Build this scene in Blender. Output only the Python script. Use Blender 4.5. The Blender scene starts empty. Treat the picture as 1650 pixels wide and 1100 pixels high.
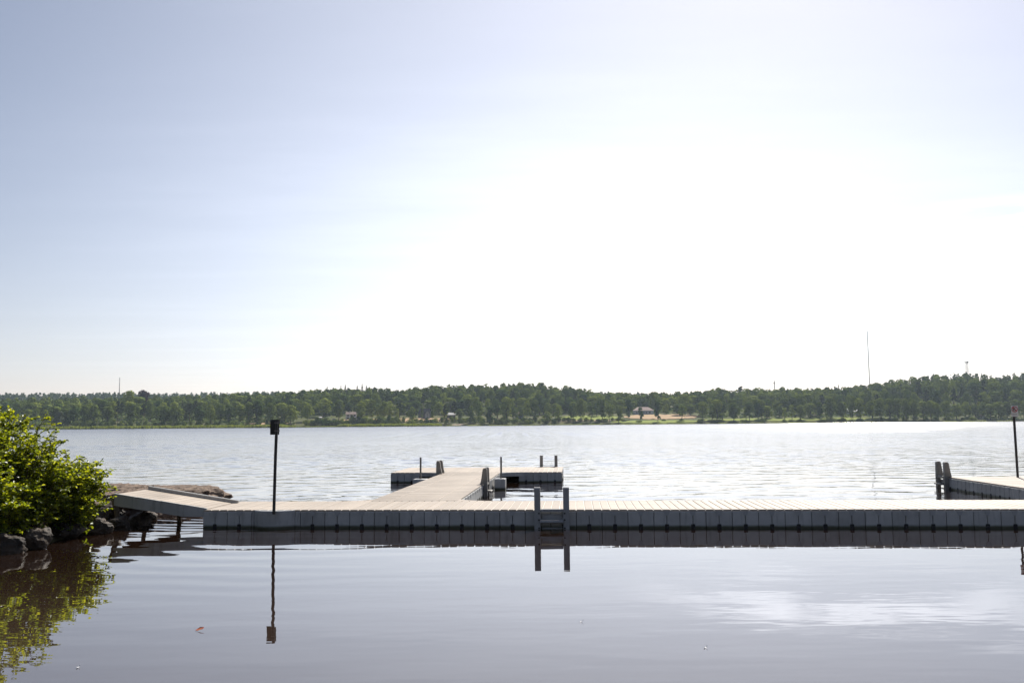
import bpy, bmesh, math, random
import numpy as np
from mathutils import Vector, Matrix, noise

R = math.radians
rnd = random.Random(7)
rng = np.random.default_rng(11)
sc = bpy.context.scene
C = sc.collection

# ------------------------------------------------------------------ camera
F_PX, H_CAM = 1400.0, 2.05
PITCH = math.atan(131.5 / F_PX)
ROLL = 0.0083
cam_d = bpy.data.cameras.new('camera')
cam_d.lens = F_PX / 1650 * 36
cam_d.sensor_width = 36
cam_d.clip_start = 0.1
cam_d.clip_end = 20000
cam = bpy.data.objects.new('camera', cam_d)
C.objects.link(cam)
fwd = Vector((0, math.cos(PITCH), math.sin(PITCH)))
up0 = Vector((0, -math.sin(PITCH), math.cos(PITCH)))
rt0 = Vector((1, 0, 0))
right = rt0 * math.cos(ROLL) - up0 * math.sin(ROLL)
upv = up0 * math.cos(ROLL) + rt0 * math.sin(ROLL)
m = Matrix((right, upv, -fwd)).transposed().to_4x4()
m.translation = (0, 0, H_CAM)
cam.matrix_world = m
sc.camera = cam
ORG = Vector((0, 0, H_CAM))


def ray(px, py):
    return fwd + right * ((px - 825) / F_PX) - upv * ((py - 550) / F_PX)


def at_h(px, py, z):
    d = ray(px, py)
    return ORG + d * ((z - H_CAM) / d.z)


def at_y(px, py, y):
    d = ray(px, py)
    return ORG + d * (y / d.y)


def hor(px):
    return 681.5 - ROLL * (px - 825)


# ------------------------------------------------------------------ materials
def mat(name):
    mm = bpy.data.materials.new(name)
    mm.use_nodes = True
    nt = mm.node_tree
    for n in list(nt.nodes):
        nt.nodes.remove(n)
    out = nt.nodes.new('ShaderNodeOutputMaterial')
    return mm, nt, out


def N(nt, typ, **kw):
    n = nt.nodes.new(typ)
    for k, v in kw.items():
        if k.startswith('i_'):
            n.inputs[k[2:].replace('_', ' ')].default_value = v
        else:
            setattr(n, k, v)
    return n


def mathn(nt, op, a, b=None, c=None, clamp=False):
    n = nt.nodes.new('ShaderNodeMath')
    n.operation = op
    n.use_clamp = clamp
    for i, v in enumerate((a, b, c)):
        if v is None:
            continue
        if hasattr(v, 'links'):
            nt.links.new(v, n.inputs[i])
        else:
            n.inputs[i].default_value = v
    return n.outputs[0]


def mixc(nt, fac, a, b, blend='MIX'):
    n = nt.nodes.new('ShaderNodeMix')
    n.data_type = 'RGBA'
    n.blend_type = blend
    for s, v in ((n.inputs[0], fac), (n.inputs[6], a), (n.inputs[7], b)):
        if hasattr(v, 'links'):
            nt.links.new(v, s)
        elif isinstance(v, (int, float)):
            s.default_value = v
        else:
            s.default_value = (*v, 1) if len(v) == 3 else v
    return n.outputs[2]


def maprange(nt, v, a, b, c=0.0, d=1.0, smooth=True):
    n = nt.nodes.new('ShaderNodeMapRange')
    n.interpolation_type = 'SMOOTHSTEP' if smooth else 'LINEAR'
    nt.links.new(v, n.inputs[0])
    n.inputs[1].default_value = a
    n.inputs[2].default_value = b
    n.inputs[3].default_value = c
    n.inputs[4].default_value = d
    return n.outputs[0]


def noise_n(nt, vec, scale, detail=3.0, rough=0.55):
    n = nt.nodes.new('ShaderNodeTexNoise')
    if vec is not None:
        nt.links.new(vec, n.inputs['Vector'])
    n.inputs['Scale'].default_value = scale
    n.inputs['Detail'].default_value = detail
    n.inputs['Roughness'].default_value = rough
    return n.outputs[0]


def simple(name, col, rough=0.6, col2=None, nscale=4.0, bump=0.0, bscale=30.0, spec=0.4, metal=0.0, island=0.0, coords='Object'):
    mm, nt, out = mat(name)
    p = N(nt, 'ShaderNodeBsdfPrincipled')
    p.inputs['Roughness'].default_value = rough
    p.inputs['Specular IOR Level'].default_value = spec
    p.inputs['Metallic'].default_value = metal
    tc = N(nt, 'ShaderNodeTexCoord')
    c2 = col2 or tuple(c * 0.75 for c in col)
    nz = noise_n(nt, tc.outputs[coords], nscale, 4)
    c = mixc(nt, maprange(nt, nz, 0.3, 0.7), col, c2)
    if island:
        g = N(nt, 'ShaderNodeNewGeometry')
        v = maprange(nt, g.outputs['Random Per Island'], 0, 1, 1 - island, 1 + island, False)
        cc = N(nt, 'ShaderNodeCombineColor')
        for i in range(3):
            nt.links.new(v, cc.inputs[i])
        c = mixc(nt, 1.0, c, cc.outputs[0], 'MULTIPLY')
    nt.links.new(c, p.inputs['Base Color'])
    if bump:
        b = N(nt, 'ShaderNodeBump')
        b.inputs['Strength'].default_value = 1
        b.inputs['Distance'].default_value = bump
        nt.links.new(noise_n(nt, tc.outputs[coords], bscale, 5), b.inputs['Height'])
        nt.links.new(b.outputs[0], p.inputs['Normal'])
    nt.links.new(p.outputs[0], out.inputs[0])
    return mm


def leafmat(name, cols, trans, tmix=0.4, spec=0.0, obj_var=True, attr=False, lv=0.14):
    """two sided leaf: diffuse + translucent, hue varies per thing and per leaf"""
    mm, nt, out = mat(name)
    g = N(nt, 'ShaderNodeNewGeometry')
    if attr:
        a = N(nt, 'ShaderNodeAttribute')
        a.attribute_name = 'tint'
        rv = a.outputs['Fac']
    elif obj_var:
        oi = N(nt, 'ShaderNodeObjectInfo')
        rv = oi.outputs['Random']
    else:
        rv = g.outputs['Random Per Island']
    base = mixc(nt, rv, cols[0], cols[1])
    li = maprange(nt, g.outputs['Random Per Island'], 0, 1, 1 - lv, 1 + lv, False)
    cc = N(nt, 'ShaderNodeCombineColor')
    for i in range(3):
        nt.links.new(li, cc.inputs[i])
    c = mixc(nt, 1.0, base, cc.outputs[0], 'MULTIPLY')
    tcol = mixc(nt, rv, trans[0], trans[1])
    tcol = mixc(nt, 1.0, tcol, cc.outputs[0], 'MULTIPLY')
    d = N(nt, 'ShaderNodeBsdfPrincipled')
    d.inputs['Roughness'].default_value = 0.38
    d.inputs['Specular IOR Level'].default_value = spec
    nt.links.new(c, d.inputs['Base Color'])
    t = N(nt, 'ShaderNodeBsdfTranslucent')
    nt.links.new(tcol, t.inputs['Color'])
    mx = N(nt, 'ShaderNodeMixShader')
    mx.inputs[0].default_value = tmix
    nt.links.new(d.outputs[0], mx.inputs[1])
    nt.links.new(t.outputs[0], mx.inputs[2])
    nt.links.new(mx.outputs[0], out.inputs[0])
    return mm


def float_material():
    """grey polyethylene with an algae line just above the water"""
    mm, nt, out = mat('float_plastic')
    p = N(nt, 'ShaderNodeBsdfPrincipled')
    p.inputs['Roughness'].default_value = 0.5
    p.inputs['Specular IOR Level'].default_value = 0.35
    geo = N(nt, 'ShaderNodeNewGeometry')
    sep = N(nt, 'ShaderNodeSeparateXYZ')
    nt.links.new(geo.outputs['Position'], sep.inputs[0])
    nz = noise_n(nt, geo.outputs['Position'], 3.0, 5)
    col = mixc(nt, maprange(nt, nz, 0.3, 0.7), (0.46, 0.46, 0.45), (0.38, 0.38, 0.37))
    oi = N(nt, 'ShaderNodeObjectInfo')
    v = maprange(nt, oi.outputs['Random'], 0, 1, 0.86, 1.1, False)
    cc = N(nt, 'ShaderNodeCombineColor')
    for i in range(3):
        nt.links.new(v, cc.inputs[i])
    col = mixc(nt, 1.0, col, cc.outputs[0], 'MULTIPLY')
    mp = N(nt, 'ShaderNodeMapping')
    mp.inputs['Scale'].default_value = (14, 14, 1.5)
    nt.links.new(geo.outputs['Position'], mp.inputs[0])
    streak = maprange(nt, noise_n(nt, mp.outputs[0], 1.0, 4), 0.5, 0.75, 0, 0.3)
    col = mixc(nt, streak, col, (0.12, 0.12, 0.105))
    edge = mathn(nt, 'ADD', sep.outputs[2], mathn(nt, 'MULTIPLY', nz, 0.05))
    al = maprange(nt, edge, 0.11, 0.045)
    col = mixc(nt, al, col, (0.06, 0.063, 0.035))
    nt.links.new(col, p.inputs['Base Color'])
    nt.links.new(p.outputs[0], out.inputs[0])
    return mm


M = {}
M['float'] = float_material()
M['dark'] = simple('black_recess', (0.012, 0.012, 0.012), 0.8)
M['lug'] = simple('black_lug', (0.018, 0.018, 0.02), 0.7)
M['tab'] = simple('grey_tab', (0.4, 0.405, 0.41), 0.55)
M['board'] = simple('deck_plastic', (0.47, 0.4, 0.325), 0.55, (0.36, 0.302, 0.243), 2.2, 0.002, 60, 0.3, island=0.09, coords='Generated')
M['gap'] = simple('deck_groove', (0.7, 0.65, 0.58), 0.6, (0.6, 0.55, 0.48), 5)
M['ladder'] = simple('ladder_plastic', (0.31, 0.315, 0.32), 0.45, (0.26, 0.262, 0.265), 6)
M['ladder_warm'] = simple('ladder_plastic_weathered', (0.25, 0.235, 0.215), 0.5, (0.2, 0.19, 0.17), 6)
M['pole'] = simple('painted_pole', (0.02, 0.02, 0.022), 0.45, (0.03, 0.028, 0.025), 8)
M['greypole'] = simple('galvanised_pole', (0.2, 0.195, 0.185), 0.45, (0.13, 0.125, 0.12), 9, metal=0.3)
M['signback'] = simple('sign_back', (0.014, 0.015, 0.016), 0.5)
M['clamp'] = simple('steel_clamp', (0.12, 0.12, 0.12), 0.4, metal=0.6)
M['white'] = simple('sign_white', (0.62, 0.62, 0.62), 0.5, (0.56, 0.56, 0.56))
M['red'] = simple('sign_red', (0.42, 0.02, 0.03), 0.5)
M['ink'] = simple('sign_ink', (0.05, 0.05, 0.06), 0.6)
M['inkgrey'] = simple('sign_lettering', (0.3, 0.3, 0.32), 0.6)
M['timber'] = simple('weathered_timber', (0.17, 0.125, 0.085), 0.8, (0.09, 0.065, 0.045), 9, 0.004, 40)
M['rock'] = simple('grey_rock', (0.088, 0.064, 0.045), 0.7, (0.022, 0.017, 0.013), 5.0, 0.05, 9, 0.35)
M['slab'] = simple('pink_granite', (0.25, 0.185, 0.14), 0.85, (0.09, 0.066, 0.052), 4.5, 0.09, 7, 0.2)
M['bark'] = simple('bark', (0.1, 0.075, 0.055), 0.9, (0.06, 0.045, 0.035), 5)
M['pinebark'] = simple('pine_bark', (0.19, 0.105, 0.062), 0.9, (0.11, 0.07, 0.05), 3)
M['twig'] = simple('twig_bark', (0.085, 0.06, 0.04), 0.85)
M['leaf_bush'] = leafmat('shrub_leaves', ((0.045, 0.085, 0.012), (0.085, 0.12, 0.015)), ((0.34, 0.45, 0.015), (0.58, 0.57, 0.02)), 0.46, 0.5, obj_var=False, lv=0.35)
M['leaf_a'] = leafmat('broadleaf_crown', ((0.055, 0.098, 0.036), (0.27, 0.31, 0.062)), ((0.12, 0.19, 0.035), (0.34, 0.4, 0.06)), 0.17)
M['leaf_grey'] = leafmat('willow_crown', ((0.11, 0.13, 0.075), (0.13, 0.145, 0.09)), ((0.13, 0.17, 0.06), (0.15, 0.18, 0.07)), 0.3)
M['leaf_p'] = leafmat('conifer_crown', ((0.045, 0.068, 0.03), (0.065, 0.085, 0.036)), ((0.05, 0.07, 0.02), (0.07, 0.09, 0.03)), 0.12)
M['leaf_copper'] = leafmat('copper_crown', ((0.05, 0.022, 0.03), (0.06, 0.026, 0.035)), ((0.07, 0.02, 0.03), (0.08, 0.02, 0.03)), 0.25)
M['wood_mass'] = leafmat('forest_crowns', ((0.05, 0.088, 0.038), (0.25, 0.295, 0.058)), ((0.09, 0.14, 0.035), (0.3, 0.36, 0.06)), 0.16, attr=True)
M['reed'] = leafmat('reed_blades', ((0.17, 0.21, 0.04), (0.2, 0.22, 0.05)), ((0.3, 0.37, 0.05), (0.34, 0.37, 0.07)), 0.45, obj_var=False)


# ------------------------------------------------------------------ mesh builder
class MB:
    def __init__(self):
        self.v, self.f, self.mi = [], [], []

    def quadface(self, idx, mi=0):
        self.f.append(tuple(idx))
        self.mi.append(mi)

    def hexa(self, pts, mi=0):
        """pts: 4 bottom (ccw) + 4 top"""
        b = len(self.v)
        self.v += [tuple(p) for p in pts]
        for q in ((3, 2, 1, 0), (4, 5, 6, 7), (0, 1, 5, 4), (1, 2, 6, 5), (2, 3, 7, 6), (3, 0, 4, 7)):
            self.quadface([b + i for i in q], mi)

    def box(self, x0, x1, y0, y1, z0, z1, mi=0):
        self.hexa([(x0, y0, z0), (x1, y0, z0), (x1, y1, z0), (x0, y1, z0),
                   (x0, y0, z1), (x1, y0, z1), (x1, y1, z1), (x0, y1, z1)], mi)

    def bbox(self, x0, x1, y0, y1, z0, z1, c, mi=0):
        """box with chamfered vertical edges and chamfered top rim"""
        def ring(x0, x1, y0, y1, z, c):
            return [(x0 + c, y0, z), (x1 - c, y0, z), (x1, y0 + c, z), (x1, y1 - c, z),
                    (x1 - c, y1, z), (x0 + c, y1, z), (x0, y1 - c, z), (x0, y0 + c, z)]
        self.loft([ring(x0, x1, y0, y1, z0, c), ring(x0, x1, y0, y1, z1 - c, c), ring(x0 + c, x1 - c, y0 + c, y1 - c, z1, c)], mi)

    def loft(self, rings, mi=0, caps=True):
        b = len(self.v)
        n = len(rings[0])
        for r in rings:
            self.v += [tuple(p) for p in r]
        for k in range(len(rings) - 1):
            for i in range(n):
                j = (i + 1) % n
                self.quadface((b + k * n + i, b + k * n + j, b + (k + 1) * n + j, b + (k + 1) * n + i), mi)
        if caps:
            self.quadface([b + i for i in reversed(range(n))], mi)
            self.quadface([b + (len(rings) - 1) * n + i for i in range(n)], mi)

    def tube(self, pts, rad, n=8, mi=0):
        pts = [Vector(p) for p in pts]
        if not hasattr(rad, '__len__'):
            rad = [rad] * len(pts)
        rings = []
        for i, p in enumerate(pts):
            d = (pts[min(i + 1, len(pts) - 1)] - pts[max(i - 1, 0)]).normalized()
            a = d.cross(Vector((0, 0, 1)) if abs(d.z) < 0.9 else Vector((1, 0, 0))).normalized()
            b = d.cross(a)
            rings.append([p + (a * math.cos(t) + b * math.sin(t)) * rad[i] for t in [2 * math.pi * k / n for k in range(n)]])
        rings = [list(reversed(r)) for r in rings]
        self.loft(rings, mi)

    def prism(self, poly, lo, hi, fn, mi=0):
        """poly of (a, b), extruded from lo to hi; fn(a, b, t) -> xyz"""
        self.loft([[fn(a, b, lo) for a, b in poly], [fn(a, b, hi) for a, b in poly]], mi)

    def build(self, name, mats, parent=None, smooth=False, loc=None, fix=True):
        me = bpy.data.meshes.new(name)
        me.from_pydata([tuple(p) for p in self.v], [], self.f)
        for mm in (mats if isinstance(mats, (list, tuple)) else [mats]):
            me.materials.append(mm)
        if any(self.mi):
            me.polygons.foreach_set('material_index', self.mi)
        if fix:
            bm = bmesh.new()
            bm.from_mesh(me)
            bmesh.ops.recalc_face_normals(bm, faces=bm.faces)
            bm.to_mesh(me)
            bm.free()
        if smooth:
            me.polygons.foreach_set('use_smooth', [True] * len(me.polygons))
        return link(name, me, parent, loc)


def link(name, me, parent=None, loc=None):
    o = bpy.data.objects.new(name, me)
    C.objects.link(o)
    if parent is not None:
        o.parent = parent
    if loc is not None:
        o.location = loc
    return o


def tag(o, label, cat=None, group=None, kind=None):
    if label:
        o['label'] = label
    if cat:
        o['category'] = cat
    if group:
        o['group'] = group
    if kind:
        o['kind'] = kind
    return o


def thing(name, label, cat, loc=(0, 0, 0), rz=0.0, group=None):
    o = bpy.data.objects.new(name, None)
    o.empty_display_size = 0.3
    C.objects.link(o)
    o.location = loc
    o.rotation_euler = (0, 0, rz)
    return tag(o, label, cat, group)


def quads_mesh(name, P, mats, tint=None):
    """P: (n,4,3) array of quads"""
    n = len(P)
    me = bpy.data.meshes.new(name)
    me.vertices.add(n * 4)
    me.vertices.foreach_set('co', P.reshape(-1).astype(np.float32))
    me.loops.add(n * 4)
    me.loops.foreach_set('vertex_index', np.arange(n * 4, dtype=np.int32))
    me.polygons.add(n)
    me.polygons.foreach_set('loop_start', np.arange(0, n * 4, 4, dtype=np.int32))
    me.materials.append(mats)
    if tint is not None:
        a = me.attributes.new('tint', 'FLOAT', 'FACE')
        a.data.foreach_set('value', tint.astype(np.float32))
    me.update()
    me.validate()
    return me


# ------------------------------------------------------------------ light and sky
SUN_AZ, SUN_EL = 22.5, 45.0
sun_dir = Vector((math.sin(R(SUN_AZ)) * math.cos(R(SUN_EL)), math.cos(R(SUN_AZ)) * math.cos(R(SUN_EL)), math.sin(R(SUN_EL))))
sd = bpy.data.lights.new('sun', 'SUN')
sd.energy = 4.8
sd.angle = R(0.5)
sd.color = (1.0, 0.95, 0.87)
so = bpy.data.objects.new('sun', sd)
C.objects.link(so)
so.rotation_euler = (-sun_dir).to_track_quat('-Z', 'Y').to_euler()
so.location = (60, 120, 150)

w = bpy.data.worlds.new('World')
sc.world = w
w.use_nodes = True
nt = w.node_tree
for n in list(nt.nodes):
    nt.nodes.remove(n)
wo = N(nt, 'ShaderNodeOutputWorld')
bg = N(nt, 'ShaderNodeBackground')
SKY_STR = 0.055
bg.inputs[1].default_value = SKY_STR
sky = N(nt, 'ShaderNodeTexSky')
sky.sky_type = 'NISHITA'
sky.sun_disc = False
sky.sun_elevation = R(SUN_EL)
sky.sun_rotation = R(SUN_AZ)
sky.air_density = 1.0
sky.dust_density = 0.6
sky.ozone_density = 1.0
tc = N(nt, 'ShaderNodeTexCoord')
sep = N(nt, 'ShaderNodeSeparateXYZ')
nt.links.new(tc.outputs['Generated'], sep.inputs[0])
# thin cirrus veil: stretched noise on a flat cloud layer high above
zc = mathn(nt, 'MAXIMUM', sep.outputs[2], 0.02)
comb = N(nt, 'ShaderNodeCombineXYZ')
nt.links.new(mathn(nt, 'DIVIDE', sep.outputs[0], zc), comb.inputs[0])
nt.links.new(mathn(nt, 'DIVIDE', sep.outputs[1], zc), comb.inputs[1])
mp = N(nt, 'ShaderNodeMapping')
mp.inputs['Rotation'].default_value = (0, 0, R(25))
mp.inputs['Scale'].default_value = (0.16, 0.5, 1)
nt.links.new(comb.outputs[0], mp.inputs[0])
cn = noise_n(nt, mp.outputs[0], 1.6, 6, 0.6)
veil = mathn(nt, 'MULTIPLY', maprange(nt, cn, 0.38, 0.75), maprange(nt, sep.outputs[2], 0.06, 0.3, 0.6, 1.0))
# bright summer haze in the air below the sun
azm = mathn(nt, 'ARCTAN2', sep.outputs[0], sep.outputs[1])
elv = mathn(nt, 'ARCSINE', sep.outputs[2])
ga = mathn(nt, 'POWER', mathn(nt, 'ABSOLUTE', mathn(nt, 'DIVIDE', mathn(nt, 'SUBTRACT', azm, R(6)), R(28))), 2.0)
ge = mathn(nt, 'POWER', mathn(nt, 'ABSOLUTE', mathn(nt, 'DIVIDE', mathn(nt, 'SUBTRACT', elv, R(7)), R(10.5))), 2.0)
glow = mathn(nt, 'EXPONENT', mathn(nt, 'MULTIPLY', mathn(nt, 'ADD', ga, ge), -1.0))
low = mathn(nt, 'EXPONENT', mathn(nt, 'MULTIPLY', mathn(nt, 'MAXIMUM', sep.outputs[2], 0.0), -7.0))
ga2 = mathn(nt, 'POWER', mathn(nt, 'ABSOLUTE', mathn(nt, 'DIVIDE', mathn(nt, 'SUBTRACT', azm, R(9)), R(37))), 2.0)
ge2 = mathn(nt, 'POWER', mathn(nt, 'ABSOLUTE', mathn(nt, 'DIVIDE', mathn(nt, 'SUBTRACT', elv, R(12)), R(48))), 2.0)
glow2 = mathn(nt, 'EXPONENT', mathn(nt, 'MULTIPLY', mathn(nt, 'ADD', ga2, ge2), -1.0))
amt = mathn(nt, 'ADD', mathn(nt, 'MULTIPLY', glow, 0.13), mathn(nt, 'MULTIPLY', glow2, 0.385))
amt = mathn(nt, 'MULTIPLY', amt, mathn(nt, 'ADD', 0.9, mathn(nt, 'MULTIPLY', veil, 0.2)))
# the denser cloud streak low on the right, seen again in the lagoon
band = mathn(nt, 'MULTIPLY', maprange(nt, sep.outputs[2], 0.225, 0.205), maprange(nt, sep.outputs[2], 0.13, 0.2))
azr = mathn(nt, 'DIVIDE', sep.outputs[0], mathn(nt, 'MAXIMUM', sep.outputs[1], 0.05))
band = mathn(nt, 'MULTIPLY', band, mathn(nt, 'MULTIPLY', maprange(nt, azr, 0.1, 0.3), maprange(nt, azr, 0.75, 0.45)))
cb_ = N(nt, 'ShaderNodeCombineXYZ')
nt.links.new(mathn(nt, 'MULTIPLY', azr, 4.0), cb_.inputs[0])
nt.links.new(mathn(nt, 'ADD', mathn(nt, 'MULTIPLY', sep.outputs[2], 42.0), mathn(nt, 'MULTIPLY', azr, 1.5)), cb_.inputs[1])
band = mathn(nt, 'MULTIPLY', band, maprange(nt, noise_n(nt, cb_.outputs[0], 1.0, 5, 0.6), 0.42, 0.6))
amt = mathn(nt, 'ADD', amt, mathn(nt, 'MULTIPLY', band, 0.5))
SKY_HAZE = 1.0 / SKY_STR
cc_ = N(nt, 'ShaderNodeCombineXYZ')
for i_, k_ in enumerate((1.0, 0.985, 0.98)):
    lo_ = mathn(nt, 'MULTIPLY', low, (0.10, 0.08, 0.13)[i_])
    nt.links.new(mathn(nt, 'MULTIPLY', mathn(nt, 'ADD', amt, lo_), SKY_HAZE * k_), cc_.inputs[i_])
hz = cc_.outputs[0]
av = N(nt, 'ShaderNodeVectorMath', operation='ADD')
tint_ = N(nt, 'ShaderNodeVectorMath', operation='MULTIPLY')
nt.links.new(sky.outputs[0], tint_.inputs[0])
tint_.inputs[1].default_value = (1.06, 0.965, 0.955)
nt.links.new(tint_.outputs[0], av.inputs[0])
nt.links.new(hz, av.inputs[1])
tot = av.outputs[0]
nt.links.new(tot, bg.inputs[0])
nt.links.new(bg.outputs[0], wo.inputs[0])

# ------------------------------------------------------------------ terrain
D0 = 780.0
PROF = [(-400, 646), (0, 644), (190, 641), (300, 640), (400, 634), (480, 631), (550, 627), (600, 626), (640, 628), (700, 623), (760, 621),
        (830, 619), (870, 619), (920, 625), (960, 630), (1000, 635), (1030, 637), (1060, 634), (1100, 632), (1150, 628), (1200, 628), (1300, 627),
        (1350, 625), (1390, 623), (1420, 618), (1480, 607), (1520, 603), (1560, 602), (1600, 605), (1650, 601), (2000, 604)]
PX_, PY_ = zip(*PROF)


def prof(px):
    return float(np.interp(px, PX_, PY_))


def sstep(a, b, x):
    t = min(1, max(0, (x - a) / (b - a)))
    return t * t * (3 - 2 * t)


def shore(x):
    return D0 + 7 * math.sin(x * 0.011 + 0.5) + 4 * math.sin(x * 0.034) + 2 * noise.noise((x * 0.05, 3, 0))


BT = [-60, 0, 4, 30, 90, 130]
BZ = [-3, 0, 1.0, 4.0, 9.8, 12.0]


def far_ground(x, y):
    t = y - shore(x)
    b = float(np.interp(t, BT, BZ))
    if t <= 90:
        return b
    px = 825 + F_PX * x / y
    crest = 2.05 + (hor(px) - prof(px)) * 1050 / F_PX - 16.5
    g = b + (crest - 12.0) * sstep(90, 265, t)
    # the far ridge
    ridge = float(np.interp(px, (-200, 0, 480, 800, 1000, 1300, 1650), (62, 61, 58, 52, 52, 42, 40)))
    g += (ridge - crest) * sstep(420, 1080, t) * 0.93
    return g


def near_bank(x, y):
    """left bank with the bush, the beach behind the camera"""
    e = -8.6 + 0.15 * math.sin(y * 1.3) + 0.03 * (y - 15)
    d = e - x
    a = -1.2 + 1.35 * sstep(-1.6, 0.2, d) + 0.55 * sstep(0, 3, d) + 0.5 * sstep(3, 30, d)
    far_end = sstep(22.5, 18.5, y)
    a = -1.2 + (a + 1.2) * far_end
    b = -1.2 + 1.7 * sstep(4.5, -4, y)
    return max(a, b) + 0.06 * noise.noise((x * 1.1, y * 1.1, 0.3))


def ground_h(x, y):
    if y > 400:
        return far_ground(x, y)
    return near_bank(x, y)


xs = sorted(set([-6000, -3500, -2200, -1600, -1300] + list(np.linspace(-1000, -60, 60)) + [-45, -32, -24, -19, -16] + list(np.linspace(-14, -6, 33))
                + [-4, -2, 0, 3, 6, 10, 15, 22, 32, 45] + list(np.linspace(60, 1000, 60)) + [1300, 1600, 2200, 3500, 6000]))
ys = sorted(set([-300, -120, -50, -20, -10, -6, -3, 0, 2, 4, 6, 8] + list(np.linspace(9, 24, 46)) + [27, 32, 45, 80, 180, 399, 560, 700, 740]
                + list(np.linspace(760, 900, 47)) + list(np.linspace(915, 1100, 24)) + list(np.linspace(1140, 2000, 20)) + [2600, 3800, 7000]))
gv = [(x, y, ground_h(x, y)) for y in ys for x in xs]
nx = len(xs)
gf = [(j * nx + i, j * nx + i + 1, (j + 1) * nx + i + 1, (j + 1) * nx + i) for j in range(len(ys) - 1) for i in range(nx - 1)]


def ground_mat():
    mm, nt, out = mat('grassy_ground')
    p = N(nt, 'ShaderNodeBsdfPrincipled')
    p.inputs['Roughness'].default_value = 0.95
    p.inputs['Specular IOR Level'].default_value = 0.1
    geo = N(nt, 'ShaderNodeNewGeometry')
    n1 = noise_n(nt, geo.outputs['Position'], 0.035, 4)
    n2 = noise_n(nt, geo.outputs['Position'], 0.6, 4)
    c = mixc(nt, maprange(nt, n1, 0.38, 0.62), (0.075, 0.105, 0.03), (0.125, 0.115, 0.045))
    c = mixc(nt, maprange(nt, n2, 0.35, 0.7), c, (0.06, 0.065, 0.025))
    sep = N(nt, 'ShaderNodeSeparateXYZ')
    nt.links.new(geo.outputs['Position'], sep.inputs[0])
    n3 = noise_n(nt, geo.outputs['Position'], 5.0, 5)
    soil = mixc(nt, maprange(nt, n3, 0.35, 0.65), (0.05, 0.036, 0.024), (0.075, 0.07, 0.03))
    near = maprange(nt, sep.outputs[1], 60, 40)
    c = mixc(nt, near, c, soil)
    nt.links.new(c, p.inputs['Base Color'])
    nt.links.new(p.outputs[0], out.inputs[0])
    return mm


me = bpy.data.meshes.new('ground')
me.from_pydata(gv, [], gf)
me.materials.append(ground_mat())
me.polygons.foreach_set('use_smooth', [True] * len(me.polygons))
tag(link('ground', me), 'grassy ground of the left bank and the far lake shore', None, None, 'structure')


def patch(name, label, px0, px1, t0, t1, m_, lift=0.06, nxp=24, ny=8, wob=0.15):
    """a field, lawn or track lying on the far slope"""
    vs, fs = [], []
    for j in range(ny + 1):
        for i in range(nxp + 1):
            u, v = i / nxp, j / ny
            px = px0 + (px1 - px0) * u
            edge = wob * noise.noise((px * 0.15, j * 0.4 if 0 < j < ny else j * 9.0, len(name)))
            vv = 0.5 + (v - 0.5) * (1 - 0.75 * abs(2 * u - 1) ** 3) + (edge if j in (0, ny) else 0)
            t = t0 + (t1 - t0) * vv
            y = D0 + t
            x = (px - 825) / F_PX * y
            y = shore(x) + t
            vs.append((x, y, far_ground(x, y) + lift + 0.35))
    for j in range(ny):
        for i in range(nxp):
            a = j * (nxp + 1) + i
            fs.append((a, a + 1, a + nxp + 2, a + nxp + 1))
    me = bpy.data.meshes.new(name)
    me.from_pydata(vs, [], fs)
    me.materials.append(m_)
    me.polygons.foreach_set('use_smooth', [True] * len(fs))
    return tag(link(name, me), label, None, None, 'structure')


hay = simple('dry_hay', (0.47, 0.32, 0.2), 0.95, (0.38, 0.28, 0.16), 0.2, spec=0.1)
lawn_m = simple('lawn_grass', (0.24, 0.28, 0.055), 0.95, (0.19, 0.23, 0.05), 0.2, spec=0.1)
sand_m = simple('gravel_track', (0.4, 0.31, 0.24), 0.95, (0.33, 0.26, 0.2), 0.3, spec=0.1)
patch('hay_field', 'dry tan hay field below the long hip-roofed house', 1005, 1128, 34, 84, hay)
patch('lawn', 'bright green lawn between the lakeside trees', 895, 1000, 30, 75, lawn_m)
patch('path', 'pale gravel track behind the lakeside trees', 868, 1012, 22, 29, sand_m, 0.1)
patch('hay_field', 'dry grass slope in front of the white and grey houses', 540, 745, 28, 64, hay)
patch('meadow', 'green meadow strip behind the trunks of the right-hand trees', 1128, 1425, 10, 34, lawn_m)
patch('beach', 'small pale sandy landing on the far shore', 728, 748, 0.5, 7, sand_m, 0.05)
patch('meadow', 'green grass strip along the water below the hay field', 985, 1130, 3, 24, lawn_m)
patch('hay_field', 'dry grass behind the shore bushes on the left', 400, 480, 10, 30, hay)

# ------------------------------------------------------------------ water
TH = R(4.06)
E = Vector((math.cos(TH), -math.sin(TH), 0))
NB = Vector((math.sin(TH), math.cos(TH), 0))
O0 = at_h(346, 850.6, 0)


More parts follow.
